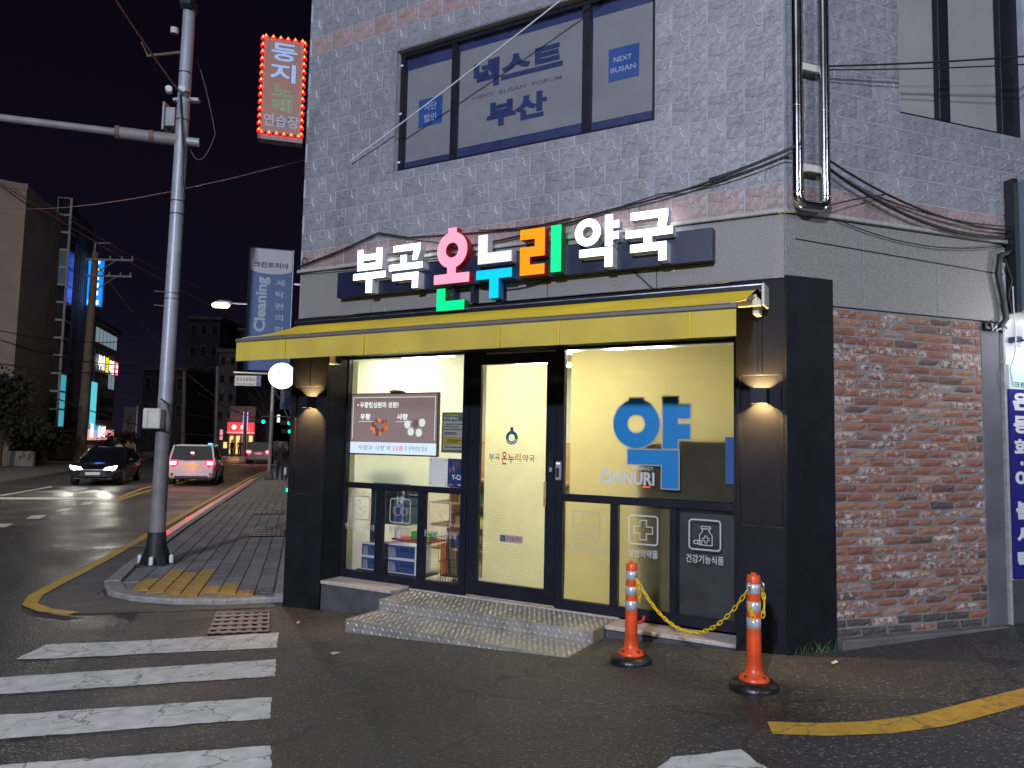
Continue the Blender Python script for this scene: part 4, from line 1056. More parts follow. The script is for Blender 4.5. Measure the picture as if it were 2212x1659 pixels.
# ================================================================== STEP
st = thing('entrance_step', 'two tier checker plate metal step in front of the pharmacy door', 'step', FF, (-2.7, -.3, -.3))
for nm, s0, s1, y0, y1, z in (('upper_tier', 3.87, 1.545, -.225, .335, 0.0), ('lower_tier', 3.865, 1.55, -.715, -.228, -.103)):
    b = B(); bx(b, s0, s1, y0, y1, z - .40 if nm == 'lower_tier' else -.40, z, .003); tr = part(b, nm, st, 'checker')
    b = B(); rows = int((y1 - y0) / .05); cols = int((s0 - s1) / .052)
    for r in range(rows):
        for c_ in range(cols):
            x = -s0 + .03 + c_ * .052 + (.026 if r % 2 else 0); y = y0 + .03 + r * .05
            if x > -s1 - .02: continue
            a = math.pi / 4 if (r + c_) % 2 else -math.pi / 4; ca, sa = math.cos(a), math.sin(a); L_, w_ = .020, .0078
            q = [(x + ca * L_, y + sa * L_, z), (x - sa * w_, y + ca * w_, z), (x - ca * L_, y - sa * L_, z), (x + sa * w_, y - ca * w_, z), (x, y, z + .006)]
            b.raw(q, [(0, 1, 4), (1, 2, 4), (2, 3, 4), (3, 0, 4)])
    for r in range(2 if nm == 'upper_tier' else 3):
        for c_ in range(cols):
            x = -s0 + .03 + c_ * .052 + (.026 if r % 2 else 0); zc = z - .035 - r * .05
            if x > -s1 - .02: continue
            a = math.pi / 4 if (r + c_) % 2 else -math.pi / 4; ca, sa = math.cos(a), math.sin(a); L_, w_ = .020, .0078
            q = [(x + ca * L_, y0, zc + sa * L_), (x - sa * w_, y0, zc + ca * w_), (x - ca * L_, y0, zc - sa * L_), (x + sa * w_, y0, zc - ca * w_), (x, y0 - .006, zc)]
            b.raw(q, [(0, 1, 4), (1, 2, 4), (2, 3, 4), (3, 0, 4)])
    part(b, 'tread_studs', tr, 'stud', kind='stuff')

# ================================================================== BOLLARDS AND CHAIN
def bollard(p, label):
    z = gz(p); p = V((p[0], p[1], z)); t_ = thing('delineator_post', label, 'bollard', W, p, group='orange posts with a yellow chain')
    b = B(); b.lathe([(0, .035), (.10, .062), (.128, .058), (.158, .035), (.165, .018), (.162, 0)], p, 36); part(b, 'rubber_base', t_, 'rubber')
    b = B(); b.lathe([(.100, .062), (.102, .072), (.085, .088), (.062, .105), (.052, .135), (.0485, .18), (.0455, .45), (.044, .70), (.0435, .742), (.038, .75), (.020, .752), (.018, .765), (0, .767)], p, 32); tb = part(b, 'post', t_, 'orange')
    for k_, (z0, z1) in enumerate(((.628, .695), (.510, .577), (.398, .468))):
        r0 = .0475 - z0 * .0042 + .0010; b = B(); b.lathe([(r0 - .0012, z0), (r0 + .0006, z0 + .001), (r0 + .0004, z1 - .001), (r0 - .0014, z1)], p, 32); part(b, 'reflective_band', t_, 'reflective')
    for a in (.6, 2.2, 3.7, 5.3):
        b = B(); q = p + V((.082 * math.cos(a), .082 * math.sin(a), .085)); b.lathe([(.012, 0), (.012, .012), (0, .014)], q, 8); part(b, 'bolt', t_, 'dark_steel')
    return p


pb1 = bollard(gp(1363, 1430), 'orange post left end of the yellow chain, nearest the step'); pb2 = bollard(gp(1629, 1488), 'orange post right end of the yellow chain, beside the corner pillar')
b = B(); b.tube([pb1 + V((.05, -.02, .30)), pb1 + V((.09, -.01, .315)), pb1 + V((.1, 0, .35))], [.012, .016, .012], 8); solo(b, 'red_fitting', 'small red fitting behind the left orange post near the sill', 'fitting', 'red_plastic')
ch = thing('plastic_chain', 'yellow plastic chain hanging between the two orange posts', 'chain', W, pb1)
A_, E_ = pb1 + V((.028, -.045, .64)), pb2 + V((-.045, -.02, .655))


def link(p, d, roll):
    d = d.normalized(); sd = d.cross(V((0, 0, 1))); sd = sd.normalized() if sd.length > .05 else V((1, 0, 0)); up = sd.cross(d)
    if roll: sd, up = up, -sd
    pts = []
    for i in range(10):
        a = math.tau * i / 10; x = math.cos(a) * .0235; y = math.sin(a) * .0115; x += .004 * (1 if x > 0 else -1); pts.append(p + d * x + sd * y)
    b = B(); n = 6; ps = pts + [pts[0]]; vs_ = []
    for i in range(10):
        e = (pts[(i + 1) % 10] - pts[i - 1]).normalized(); o1 = up; o2 = e.cross(up)
        vs_ += [pts[i] + (o1 * math.cos(math.tau * j / n) + o2 * math.sin(math.tau * j / n)) * .0042 for j in range(n)]
    b.raw(vs_, [(i * n + j, i * n + (j + 1) % n, ((i + 1) % 10) * n + (j + 1) % n, ((i + 1) % 10) * n + j) for i in range(10) for j in range(n)], smooth=True)
    part(b, 'link', ch, 'chain_yellow')


def along(fn, n, t0=0, t1=1):
    for i in range(n):
        q = t0 + (t1 - t0) * (i + .5) / n; link(fn(q), fn(min(1, q + .01)) - fn(max(0, q - .01)), i % 2)


def cat(q): p = A_.lerp(E_, q); x = q - .52; p.z -= .34 * (1 - (x / .52) ** 2 if x < 0 else 1 - (x / .48) ** 2); return p


along(cat, 33)
lp = lambda c, rx, rz: (lambda q: c + V((rx * math.sin(math.tau * q * .9), -.01, -rz * (1 - math.cos(math.tau * q * .9)) / 2)))
along(lambda q: pb1 + V((.035 + .02 * q, -.05, .63 - .16 * q)), 5)
along(lambda q: pb2 + V((.052 + .012 * math.sin(q * 3), -.02, .66 - .18 * q)), 6); along(lambda q: pb2 + V((-.05 + .03 * q, -.05, .57 - .10 * q)), 4)
for pb_, sx_ in ((pb1, .03), (pb2, -.046), (pb2, .05)):
    b = B(); b.tube([pb_ + V((sx_ * .7, -.035, .715)), pb_ + V((sx_, -.052, .70)), pb_ + V((sx_ * 1.1, -.054, .66)), pb_ + V((sx_ * .9, -.05, .645)), pb_ + V((sx_ * .8, -.045, .70))], .0025, 6); part(b, 'clip', ch, 'steel')

# ================================================================== THINGS BEHIND THE GLASS
tv = thing('television', 'wide television behind the upper left window showing a brown slide', 'television', FF, (-4.29, .44, 1.43))
b = B(); bx(b, 4.915, 3.665, .425, .47, 1.42, 2.125, .005); part(b, 'case', tv, 'black_plastic')
Yt = .4245
b = B(); bx(b, 4.90, 3.675, .4205, .4245, 1.435, 2.112); part(b, 'screen', tv, 'tv_brown'); Yt = .419
b = B(); b.rect(-4.9, -3.675, 1.436, 1.565, Yt); part(b, 'caption_band', tv, 'tv_white')
b = B(); Yt -= .001; b.mat(0).text('우황과 사향 외', -4.76, -4.30, 1.475, 1.53, Yt, .0).mat(1).text('23종', -4.27, -4.115, 1.475, 1.53, Yt, .015).mat(0).text('의 생약성분 함유', -4.10, -3.79, 1.475, 1.53, Yt, 0)
b.mat(2).text('우황청심원의 성분?', -4.76, -4.20, 1.955, 2.025, Yt, .03).disc(-4.79, 1.99, .012, Yt, n=8).text('우황', -4.75, -4.60, 1.82, 1.89, Yt, .03).text('사향', -4.22, -4.07, 1.82, 1.89, Yt, .03)
b.line([(-4.86, 1.60), (-4.86, 2.075), (-3.70, 2.075), (-3.70, 1.60)], .006, Yt).line([(-4.77, 1.80), (-4.55, 1.80)], .005, Yt).line([(-4.23, 1.80), (-4.0, 1.80)], .005, Yt); part(b, 'slide_text', tv, 'tv_dark tv_orange tv_text')
b = B(); rd = random.Random(3); Yt -= .001
for i in range(30):
    a = rd.uniform(0, 6.28); r = rd.random() ** .5; b.mat(rd.randrange(3)).disc(-4.47 + .12 * r * math.cos(a), 1.745 + .095 * r * math.sin(a), rd.uniform(.016, .026), Yt - i * .00005, n=10)
for i, (dx, dz, k_) in enumerate(((-.11, .01, 3), (0, .02, 4), (.09, .03, 3), (-.06, -.07, 3), (.05, -.08, 3))): b.mat(k_).disc(-3.96 + dx, 1.76 + dz, .046, Yt - i * .0001, n=14, ax=.95)
part(b, 'slide_picture', tv, 'tv_bead tv_bead2 tv_bead3 tv_pale tv_dark')
b = B(); b.lathe([(.085, 0), (.10, .01), (.06, .028), (0, .03)], (-4.25, .45, 2.127), 20); solo(b, 'speaker_puck', 'small grey disc shaped device on top of the television', 'speaker', 'grey_plastic', FF)
b = B(); b.rect(-4.92, -3.2, 1.10, 2.52, .56); solo(b, 'acrylic_screen', 'pale translucent screen standing behind the television', 'screen', 'backing', FF)
b = B(); bx(b, 3.79, 3.54, .46, .47, 1.105, 1.41, .002); t_ = solo(b, 'wall_board', 'white board with four bolts right of the television', 'board', 'room_wall', FF)
b = B()
for s_ in (3.765, 3.565):
    for z in (1.13, 1.385): b.disc(-s_, z, .009, .458, .461, 10)
part(b, 'bolt', t_, 'grey_plastic')
t_ = thing('poster', 'teal and cream notice sheet hanging right of the television', 'poster', FF, (-3.47, .45, 1.47))
b = B(); bx(b, 3.625, 3.315, .448, .452, 1.47, 1.905); part(b, 'sheet', t_, 'board_green')
b = B(); y = .446; b.rect(-3.605, -3.335, 1.50, 1.81, y).mat(1).rect(-3.595, -3.40, 1.865, 1.885, y).rect(-3.60, -3.34, 1.555, 1.64, y - .001).mat(2).text('마그플렉스', -3.60, -3.41, 1.82, 1.858, y, .03)
for i, (x0, x1, z) in enumerate(((-3.59, -3.37, 1.772), (-3.59, -3.41, 1.744), (-3.59, -3.36, 1.716), (-3.59, -3.45, 1.68), (-3.59, -3.43, 1.664), (-3.55, -3.36, 1.60), (-3.55, -3.40, 1.58), (-3.58, -3.36, 1.525))):
    while x0 < x1: l_ = .008 + .02 * ((i * 7 + int(x0 * 97)) % 3) / 2; b.mat(3).rect(x0, x0 + l_, z, z + .011, y - .002); x0 += l_ + .006; part(b, 'print', t_, 'paper decal_yellow decal_white decal_black')
t_ = thing('poster', 'dark blue poster with pale lettering in the corner of the left window', 'poster', FF, (-3.4, .45, 1.11))
b = B(); bx(b, 3.535, 3.29, .448, .452, 1.108, 1.408); part(b, 'sheet', t_, 'decal_navy')
b = B(); y = .446; b.text('Y-CAR', -3.48, -3.30, 1.185, 1.24, y, .03); rd = random.Random(5)
for i in range(26): b.mat(rd.choice((1, 2, 3))).rect(*(lambda x, z, w_, h_: (x, x + w_, z, z + h_))(rd.uniform(-3.52, -3.32), rd.uniform(1.24, 1.36), rd.uniform(.006, .02), rd.uniform(.01, .05)), y + .0005 + i * .00003)
b.mat(0).rect(-3.40, -3.31, 1.127, 1.137, y).rect(-3.52, -3.46, 1.127, 1.131, y); part(b, 'print', t_, 'decal_white decal_red decal_teal decal_grey')
b = B(); bx(b, 3.95, 3.29, .43, .46, 1.045, 1.10); solo(b, 'cable_tray', 'white tray under the posters in the left window', 'tray', 'room_wall', FF)
# lower left window display
b = B(); bx(b, 4.69, 4.18, .62, .65, .64, 1.25, .003); bx(b, 4.69, 4.18, .62, .85, .63, .645); solo(b, 'cabinet', 'grey green cabinet back behind the lower left panes', 'cabinet', 'board_green', FF)
b = B(); bx(b, 4.16, 3.93, .60, .63, .66, .98, .003); solo(b, 'price_board', 'dark green board with a white shelf label in the middle lower pane', 'board', 'board_green', FF)
b = B(); bx(b, 4.17, 3.92, .59, .595, .985, 1.045); t_ = solo(b, 'shelf_label', 'white shelf label reading aloe in Korean', 'label', 'paper', FF); b = B(); b.text('알로에', -4.10, -3.96, .995, 1.04, .588, .01); part(b, 'lettering', t_, 'decal_green')
b = B(); bx(b, 4.70, 4.655, .60, .64, .12, 1.08); bx(b, 4.6, 4.575, .60, .64, .12, .65); solo(b, 'shelf_upright', 'black shelf upright behind the leftmost lower pane', 'shelf', 'cab_black', FF)
b = B(); bx(b, 4.80, 3.90, .48, .85, .085, .11, .003); solo(b, 'plinth', 'low black platform under the blue medicine boxes', 'platform', 'cab_black', FF)
for nm, s0, s1, z0, z1 in (('lower left', 4.745, 4.49, .112, .262), ('upper left', 4.745, 4.49, .266, .412), ('lower right', 4.44, 3.955, .112, .272), ('upper right', 4.44, 3.955, .276, .432)):
    t_ = thing('medicine_box', 'dark blue and white medicine carton, %s of the four stacked' % nm, 'box', FF, (-(s0 + s1) / 2, .6, z0), group='blue cartons in the lower left panes')
    b = B(); bx(b, s0, s1, .515, .78, z0, z1, .003); part(b, 'carton', t_, 'box_white')
    b = B(); bx(b, s0 - .01, s1 + .03, .5115, .5145, z0 + .012, z1 - .012); part(b, 'printed_front', t_, 'box_blue')
    b = B(); b.text('벨헤나', -s0 + (s0 - s1) * .52, -s1 - .05, z0 + .07, z0 + .115, .510, .02).mat(1); w_ = s0 - s1
    for i in range(5): b.sheet([(-s0 + w_ * (.12 + .06 * i), z0 + .02), (-s0 + w_ * (.17 + .06 * i), z0 + .02), (-s0 + w_ * (.15 + .05 * i), z1 - .03), (-s0 + w_ * (.13 + .05 * i), z1 - .04)], .5105)
    part(b, 'print', t_, 'decal_black decal_grey')
b = B(); bx(b, 4.46, 3.90, .70, 1.0, .445, .465, .003); solo(b, 'red_shelf', 'thin red shelf above the blue cartons', 'shelf', 'red_plastic', FF)
t_ = thing('medicine_box', 'bright green drink carton standing on the red shelf', 'box', FF, (-4.05, .75, .466)); b = B(); bx(b, 4.20, 3.92, .72, .85, .466, .56, .003); part(b, 'carton', t_, 'box_green'); b = B(); b.disc(-4.05, .475, .06, .716, n=14).mat(1).text('박카스', -4.10, -3.98, .468, .50, .714, .02); part(b, 'print', t_, 'decal_white decal_red')
b = B(); bx(b, 4.43, 4.35, .72, .73, .466, .56); solo(b, 'price_card', 'small white price card left on the red shelf', 'card', 'paper', FF)
t_ = thing('display_box', 'tall narrow blue and white package in the middle lower pane', 'box', FF, (-4.26, .58, .66)); b = B(); bx(b, 4.29, 4.215, .56, .60, .66, 1.06, .003); part(b, 'carton', t_, 'box_white'); b = B(); bx(b, 4.289, 4.216, .5565, .559, .66, .86); b.mat(1)
for i in range(5): b.rect(-4.272, -4.238, .88 + i * .032, .90 + i * .032, .557)
part(b, 'print', t_, 'square_blue decal_black')
# back shelves seen through the third pane
sh = thing('wood_shelf', 'pale wooden wall shelves at the back of the shop', 'shelf', FF, (-3.4, 1.4, 0))
for z in (.30, .58, .84, 1.12):
    b = B(); b.box(-4.3, -2.6, 1.25, 1.62, z, z + .025); part(b, 'shelf_board', sh, 'wood')
b = B(); b.box(-4.3, -2.6, 1.63, 1.65, .02, 1.6); part(b, 'back_panel', sh, 'wood')
rd = random.Random(9); cols_ = ['box_brown', 'box_white', 'box_yellow', 'box_green', 'red_plastic', 'box_blue', 'box_brown', 'box_yellow']; nmz = {.325: 'bottom', .605: 'second', .865: 'third'}
for z in (.325, .605, .865):
    x = -4.05; i = 0
    while x < -2.9:
        w_ = rd.uniform(.09, .17); mt = cols_[rd.randrange(8)]
        solo(B().box(x, x + w_ - .01, 1.30, 1.5, z, z + rd.uniform(.10, .2), .003), 'medicine_box', '%s %s on the %s back shelf, %s from the left' % (mt.replace('box_', '').replace('red_plastic', 'red'), 'carton', nmz[z], ['first', 'second', 'third', 'fourth', 'fifth', 'sixth', 'seventh', 'eighth', 'ninth', 'tenth', 'eleventh', 'twelfth', 'last', 'very last'][i]), 'box', mt, FF, group='cartons on the back shelves'); x += w_; i += 1
us = thing('umbrella_stand', 'black wire umbrella stand in the third lower pane', 'umbrella stand', FF, (-3.5, .6, .03))
b = B()
for i in range(9):
    x = -3.66 + i * .0325
    for y in (.50, .70): b.tube([(x, y, .04), (x, y, .56)], .0022, 5)
for y_ in range(5):
    for x in (-3.66, -3.40): b.tube([(x, .50 + y_ * .05, .04), (x, .50 + y_ * .05, .56)], .0022, 5)
for z in (.06, .30, .56): b.tube([(-3.66, .50, z), (-3.40, .50, z), (-3.40, .70, z), (-3.66, .70, z), (-3.66, .50, z)], .004, 5)
part(b, 'wire_basket', us, 'cab_black'); b = B(); b.box(-3.66, -3.40, .50, .70, .03, .045); part(b, 'tray', us, 'cab_black')
um = thing('umbrella', 'closed black umbrella leaning out of the wire stand', 'umbrella', FF, (-3.45, .6, .05))
b = B(); b.tube([(-3.47, .60, .06), (-3.455, .60, .35), (-3.42, .60, .60), (-3.36, .60, .82), (-3.345, .60, .93)], [.008, .032, .04, .03, .008], 8); part(b, 'canopy', um, 'cab_black'); b = B(); b.tube([(-3.345, .60, .93), (-3.335, .6, 1.0)], .01, 8); part(b, 'handle', um, 'wood')
t_ = thing('hand_trolley', 'black hand trolley with a red box in the third pane', 'trolley', FF, (-3.72, .62, .03)); b = B(); b.box(-3.78, -3.5, .72, .9, .10, .12); b.tube([(-3.70, .78, .12), (-3.74, .78, .66)], .012, 6); part(b, 'frame', t_, 'cab_black')
for x in (-3.62, -3.56): part(B().tube([(x, .74, .06), (x + .02, .74, .06)], .03, 12), 'wheel', t_, 'cab_black')
solo(B().box(-3.775, -3.735, .70, .80, .121, .46, .003), 'medicine_box', 'tall orange red carton standing on the hand trolley', 'box', 'decal_orange', FF)
solo(B().box(-3.66, -3.54, 1.0, 1.15, .32, .44, .003), 'price_sign', 'small red edged price sign low at the back', 'sign', 'red_plastic', FF)
# cabinets behind the blind
solo(B().box(-1.03, -.44, .45, .85, .02, 1.66, .003), 'cabinet', 'dark tall cabinet behind the right end of the yellow blind', 'cabinet', 'cab_black', FF)
solo(B().box(-1.40, -1.15, .47, .85, .02, 1.66, .003), 'cabinet', 'dark narrow cabinet behind the big blue letter', 'cabinet', 'cab_black', FF)
solo(B().box(-1.15, -1.03, .60, .85, 1.06, 1.66, .003), 'cabinet', 'small dark cupboard between the two tall cabinets', 'cabinet', 'cab_black', FF)
solo(B().box(-.575, -.49, .40, .404, 1.27, 1.68), 'notice_card', 'blue card at the right edge of the yellow window', 'card', 'square_blue', FF)
solo(B().box(-1.33, -1.26, .398, .402, 1.205, 1.217), 'red_spot', 'small glowing red light under the white window lettering', 'light', 'red_dot', FF)  # small red glowing plate behind the glass

# ================================================================== PIPES AND CABLES ON THE WALLS
t_ = thing('gas_pipe', 'shiny steel U shaped pipe running down the corner of the upper wall', 'pipe', RF, (.16, -.12, 3.5))
arc = lambda cx, cz, r, a0, a1: [(cx + r * math.cos(math.radians(a0 + (a1 - a0) * i / 8)), -.12, cz + r * math.sin(math.radians(a0 + (a1 - a0) * i / 8))) for i in range(9)]
b = B(); b.tube([(.03, -.12, 9.4), (.03, -.12, 3.62)] + arc(.10, 3.615, .07, 180, 270) + arc(.23, 3.615, .07, 270, 360) + [(.30, -.12, 3.62), (.30, -.12, 9.4)], .043, 16, False); part(b, 'pipe', t_, 'steel')
b = B()
for z in (4.35, 5.3, 3.64):
    for x in (.03, .30): b.lathe([(.044, -.008), (.0475, -.004), (.0475, .004), (.044, .008)], (x, -.12, z), 16)
part(b, 'pipe_joint', t_, 'steel')
for z in (4.72, 3.87, 5.65):
    b = B(); b.box(.06, .27, -.10, -.06, z - .03, z + .03, .004); b.box(.10, .13, -.07, .005, z - .02, z + .02); b.box(.20, .23, -.07, .005, z - .02, z + .02); part(b, 'wall_bracket', t_, 'cream_plastic')


def sag(a, c, d, n=10): a, c = V(a), V(c); return [a.lerp(c, i / n) - V((0, 0, d * 4 * (i / n) * (1 - i / n))) for i in range(n + 1)]


def cable(pts, r, label, fr=W, mt='wire', grp='cables on the walls'): return solo(B().tube(pts, r, 6), 'cable', label, 'cable', mt, fr, group=grp)


fx = lambda s, z, o=.03: (-s, -o, z)
cable(sag(fx(4.62, 4.70, .06), fx(1.05, 6.1, .30), .03), .008, 'pale cable crossing the lettered upper window diagonally', FF, 'wire_white')
PQ = lambda z: tuple(R2F @ V((.03, -.17, z)))
cable(sag(PQ(4.02), fx(1.5, 3.72, .04), .05) + sag(fx(1.5, 3.72, .04), fx(4.3, 3.60, .05), .10)[1:], .010, 'black cable drooping from the pipe behind the sign letters', FF)
cable(sag(PQ(3.99), fx(1.05, 3.80, .04), .06) + sag(fx(1.05, 3.80, .04), fx(2.9, 3.70, .05), .07)[1:], .006, 'thin black cable below the upper window left of the pipe', FF)
cable(sag(PQ(4.03), fx(.60, 3.86, .05), .02), .012, 'thick black cable bundle joining the pipe from the left', FF)
cable([fx(5.38, 3.58), fx(4.75, 3.70), fx(4.2, 3.84), fx(3.8, 3.74), fx(3.2, 3.70), fx(2.4, 3.66), fx(1.9, 3.70)], .008, 'black cable peaking above the left white letters', FF)
cable([fx(5.38, 3.56), fx(4.8, 3.66), fx(4.2, 3.82), fx(3.6, 3.68), fx(3.2, 3.60)], .005, 'thin black cable under the peak above the left letters', FF)
cable([fx(5.39, 3.50), fx(5.0, 3.49, .05), fx(4.4, 3.47, .04), fx(3.0, 3.46, .04)], .006, 'black cable along the ledge left of the sign', FF)
cable([fx(5.33, 3.62), fx(5.26, 3.60), fx(5.24, 3.66), fx(5.30, 3.68), fx(5.33, 3.62)], .006, 'coiled loop of cable at the left end of the ledge', FF)
cable([fx(1.30, 3.15, .01), fx(1.22, 3.08, .01), fx(1.13, 2.99, .01), fx(1.10, 2.965, .01)], .006, 'short black wire hanging below the right white letters', FF)
cable(sag(fx(2.9, 3.12, .02), fx(2.1, 3.14, .02), .05), .005, 'thin wire looping under the orange letter', FF)
for i, (a, c_, d, r, lb) in enumerate((((.34, -.1, 3.97), (2.45, -.05, 3.62), .12, .010, 'black cable sagging right from the pipe, uppermost of the bundle'), ((.34, -.1, 3.90), (2.46, -.05, 3.56), .16, .014, 'thick black cable sagging along the ledge of the side wall'), ((.30, -.1, 3.56), (1.0, -.05, 3.77), -.01, .006, 'thin cable rising from the pipe foot to the bundle'), ((.30, -.12, 4.74), (4.4, -.5, 5.62), .05, .008, 'black wire crossing the side window, upper of two'), ((.30, -.12, 4.71), (4.4, -.5, 5.50), .05, .006, 'black wire crossing the side window, lower of two'), ((.5, -.03, 3.50), (2.45, -.03, 3.50), .12, .005, 'thin wire drooping over the granite band'), ((.1, -.006, 3.30), (2.42, -.006, 3.22), .0, .004, 'straight thin wire across the granite band'), ((.9, -.05, 3.75), (2.46, -.06, 3.66), .06, .006, 'thin black cable over the pink tiles at the side wall'))):
    cable(sag(a, c_, d), r, lb, RF)
cable([(2.44, -.06, 3.42), (2.33, -.05, 3.38), (2.30, -.05, 3.2), (2.36, -.05, 2.95), (2.38, -.05, 2.80), (2.30, -.05, 2.72)], .026, 'thick black conduit curving down the end of the granite band', RF)
for i, (x0, x1, lb) in enumerate(((2.16, 2.40, 'tangle of grey cables under the end of the granite band, upper strand'), (2.20, 2.36, 'tangle of grey cables under the granite band, lower strand'))):
    cable([(x0 + (x1 - x0) * j / 9, -.04 - .02 * math.sin(j * 2.1 + i), 2.74 - .025 * i + .03 * math.sin(j * 1.9 + i)) for j in range(10)], .007, lb, RF, ('wire', 'wire_white')[i])
cable([(2.45, -.07, 3.1), (2.44, -.08, 2.9), (2.47, -.07, 2.7), (2.46, -.07, 2.5), (2.40, -.06, 2.35), (2.43, -.06, 2.2)], .006, 'white wire hanging down beside the laundry sheet', RF, 'wire_white')
cable([(2.36, -.07, 3.35), (2.42, -.09, 3.15), (2.38, -.08, 3.0), (2.43, -.07, 2.85)], .006, 'loose black wire beside the thick conduit', RF)
b = B(); b.box(2.16, 2.30, -.03, .02, 2.69, 2.765, .01); solo(b, 'cable_box', 'black box of cable joints under the granite band', 'junction box', 'black_alu', RF)

# ================================================================== LAUNDRY NEXT DOOR
la = thing('laundry_building', 'white walled laundry shop at the right edge of the picture', 'building', RF, (2.5, 0, 0))
b = B(); b.box(2.418, 4.6, .03, .35, .46, 3.5); part(b, 'wall', la, 'wall_white'); b = B(); b.box(2.418, 4.6, .025, .35, -.2, .458); part(b, 'base', la, 'base_dark')
t_ = thing('wall_banner', 'dark blue vertical laundry sheet with white Korean letters', 'banner', RF, (2.6, 0, .48))
pm('banner', (.018, .018, .16), .45, var=.06); pm('banner_hd', (.5, .62, .58), .5, var=.04)
b = B(); b.box(2.455, 3.0, -.005, .018, .48, 2.17); part(b, 'sheet', t_, 'banner'); b = B(); b.box(2.455, 3.0, -.005, .018, 2.172, 2.40); part(b, 'header', t_, 'banner_hd')
b = B(); b.text('크린토피아', 2.50, 2.95, 2.19, 2.24, -.007, .02); part(b, 'header_lettering', t_, 'decal_teal')
b = B()
for i, (c_, h) in enumerate(zip('운동화·이불세탁', (.2, .2, .2, .05, .2, .2, .2, .2))):
    z = (2.06, 1.85, 1.64, 1.50, 1.36, 1.08, .86, .64)[i]
    part(B().disc(2.58, z, .02, -.007, n=10) if c_ == '·' else B().text(c_, 2.49, 2.69, z - .08, z + .08, -.007, .05), 'letter', t_, 'white_plastic')

t_ = thing('box_sign', 'large grey blue sign box above the laundry at the right edge', 'sign', RF, (3.2, -.15, 2.88))
b = B(); b.box(2.52, 4.2, -.22, .0, 2.88, 4.08, .01); part(b, 'case', t_, 'lightbox_side'); b = B(); b.box(2.46, 2.515, -.10, .0, 2.86, 4.10); part(b, 'mount', t_, 'black_plastic')
t_ = thing('flood_light', 'small blue wall flood light over the laundry banner', 'lamp', RF, (2.53, -.05, 2.62)); b = B(); b.box(2.50, 2.57, -.06, .03, 2.60, 2.65, .006); b.tube([(2.53, -.04, 2.62), (2.58, -.15, 2.60), (2.66, -.24, 2.62)], .01, 6); part(b, 'arm', t_, 'film_blue'); b = B(); b.box(2.62, 2.72, -.30, -.22, 2.60, 2.68, .01); part(b, 'head', t_, 'film_blue'); b = B(); b.box(2.63, 2.71, -.295, -.225, 2.594, 2.598); part(b, 'lens', t_, 'ledge_lit')
lamp('flood', 'SPOT', RF @ V((2.72, -.50, 2.60)), RF @ V((2.55, .03, 2.45)), 14, (.92, .96, 1), spot_size=math.radians(150), spot_blend=.8, shadow_soft_size=.05)
lamp('flood', 'SPOT', RF @ V((3.2, -1.0, 3.0)), RF @ V((1.9, .0, 2.9)), 40, (.95, .96, 1), spot_size=math.radians(120), spot_blend=1.0, shadow_soft_size=.1)

# ================================================================== GREY POLE WITH ARM
pp = gp(335, 1228); pp = V((pp.x, pp.y, gz(pp) + .07)); PF = Matrix.Translation(V((0, 0, 0)))
po = thing('signal_pole', 'tall pale steel signal pole at the sidewalk corner', 'pole', W, pp)
T0 = V((0, 0, 0))
P_ = lambda z: pp + V((.005 * z, .0, z))
b = B(); b.tube([P_(.45), P_(2.4)], [.110, .105], 24); part(b, 'lower_shaft', po, 'pole_grey')
b = B(); zT = at(398, 14, pp.y).z - pp.z; b.tube([P_(2.4), P_(zT)], [.1045, .090], 24); part(b, 'shaft', po, 'pole_white')
b = B(); b.tube([pp + V((0, 0, .0)), pp + V((0, 0, .47))], [.15, .128], 20); part(b, 'foot', po, 'dark_steel')
b = B(); b.box(pp.x - .21, pp.x + .21, pp.y - .21, pp.y + .21, pp.z - .02, pp.z + .015, .004); part(b, 'base_plate', po, 'dark_steel')
for i in range(4):
    a = math.radians(45 + 90 * i + 10); d = V((math.cos(a), math.sin(a), 0)); n = V((-d.y, d.x, 0)) * .008; b = B()
    q = [pp + d * .13 + V((0, 0, .015)), pp + d * .26 + V((0, 0, .015)), pp + d * .13 + V((0, 0, .34))]; b.raw([v - n for v in q] + [v + n for v in q], [(0, 1, 2), (3, 5, 4), (0, 3, 4, 1), (1, 4, 5, 2), (2, 5, 3, 0)]); part(b, 'gusset', po, 'dark_steel')
    q = pp + V((math.cos(a + .78), math.sin(a + .78), 0)) * .22; b = B(); b.lathe([(.032, 0), (.032, .10), (.02, .12), (0, .12)], (q.x, q.y, pp.z + .015), 10); part(b, 'bolt_cap', po, 'white_plastic')
zA = at(385, 303, pp.y).z; aE = V((-12.5, pp.y - 2.05, zA + .05)); aS = P_(zA - pp.z)
b = B(); b.tube([aS, aS.lerp(aE, .12)], .088, 16); part(b, 'arm_socket', po, 'pole_grey'); b = B(); b.tube([aS.lerp(aE, .12), aE], [.058, .045], 14); part(b, 'mast_arm', po, 'pole_grey')
b = B(); b.tube([aS, aS - (aE - aS).normalized() * .26], .065, 12); part(b, 'arm_stub', po, 'pole_white')
for f in (.055, .118): b = B(); q = aS.lerp(aE, f); d = (aE - aS).normalized(); b.tube([q - d * .03, q + d * .03], .10, 12); part(b, 'arm_flange', po, 'rusty')
for yv in (160, 203, 437, 465, 636, 648, 262, 1110): z = at(385, yv, pp.y).z; b = B(); q = P_(z - pp.z); b.tube([q, q + V((0, 0, .02))], .1085 - .0018 * (z - pp.z), 20); part(b, 'strap', po, 'dark_steel')
zz_ = at(363, 252, pp.y).z; b = B(); q = P_(zz_ - pp.z); b.box(q.x - .30, q.x - .27, q.y - .05, q.y + .25, q.z - .22, q.z + .22); b.box(q.x - .27, q.x - .12, q.y - .02, q.y + .22, q.z - .15, q.z + .15, .01); part(b, 'speaker_box', po, 'grey_plastic')
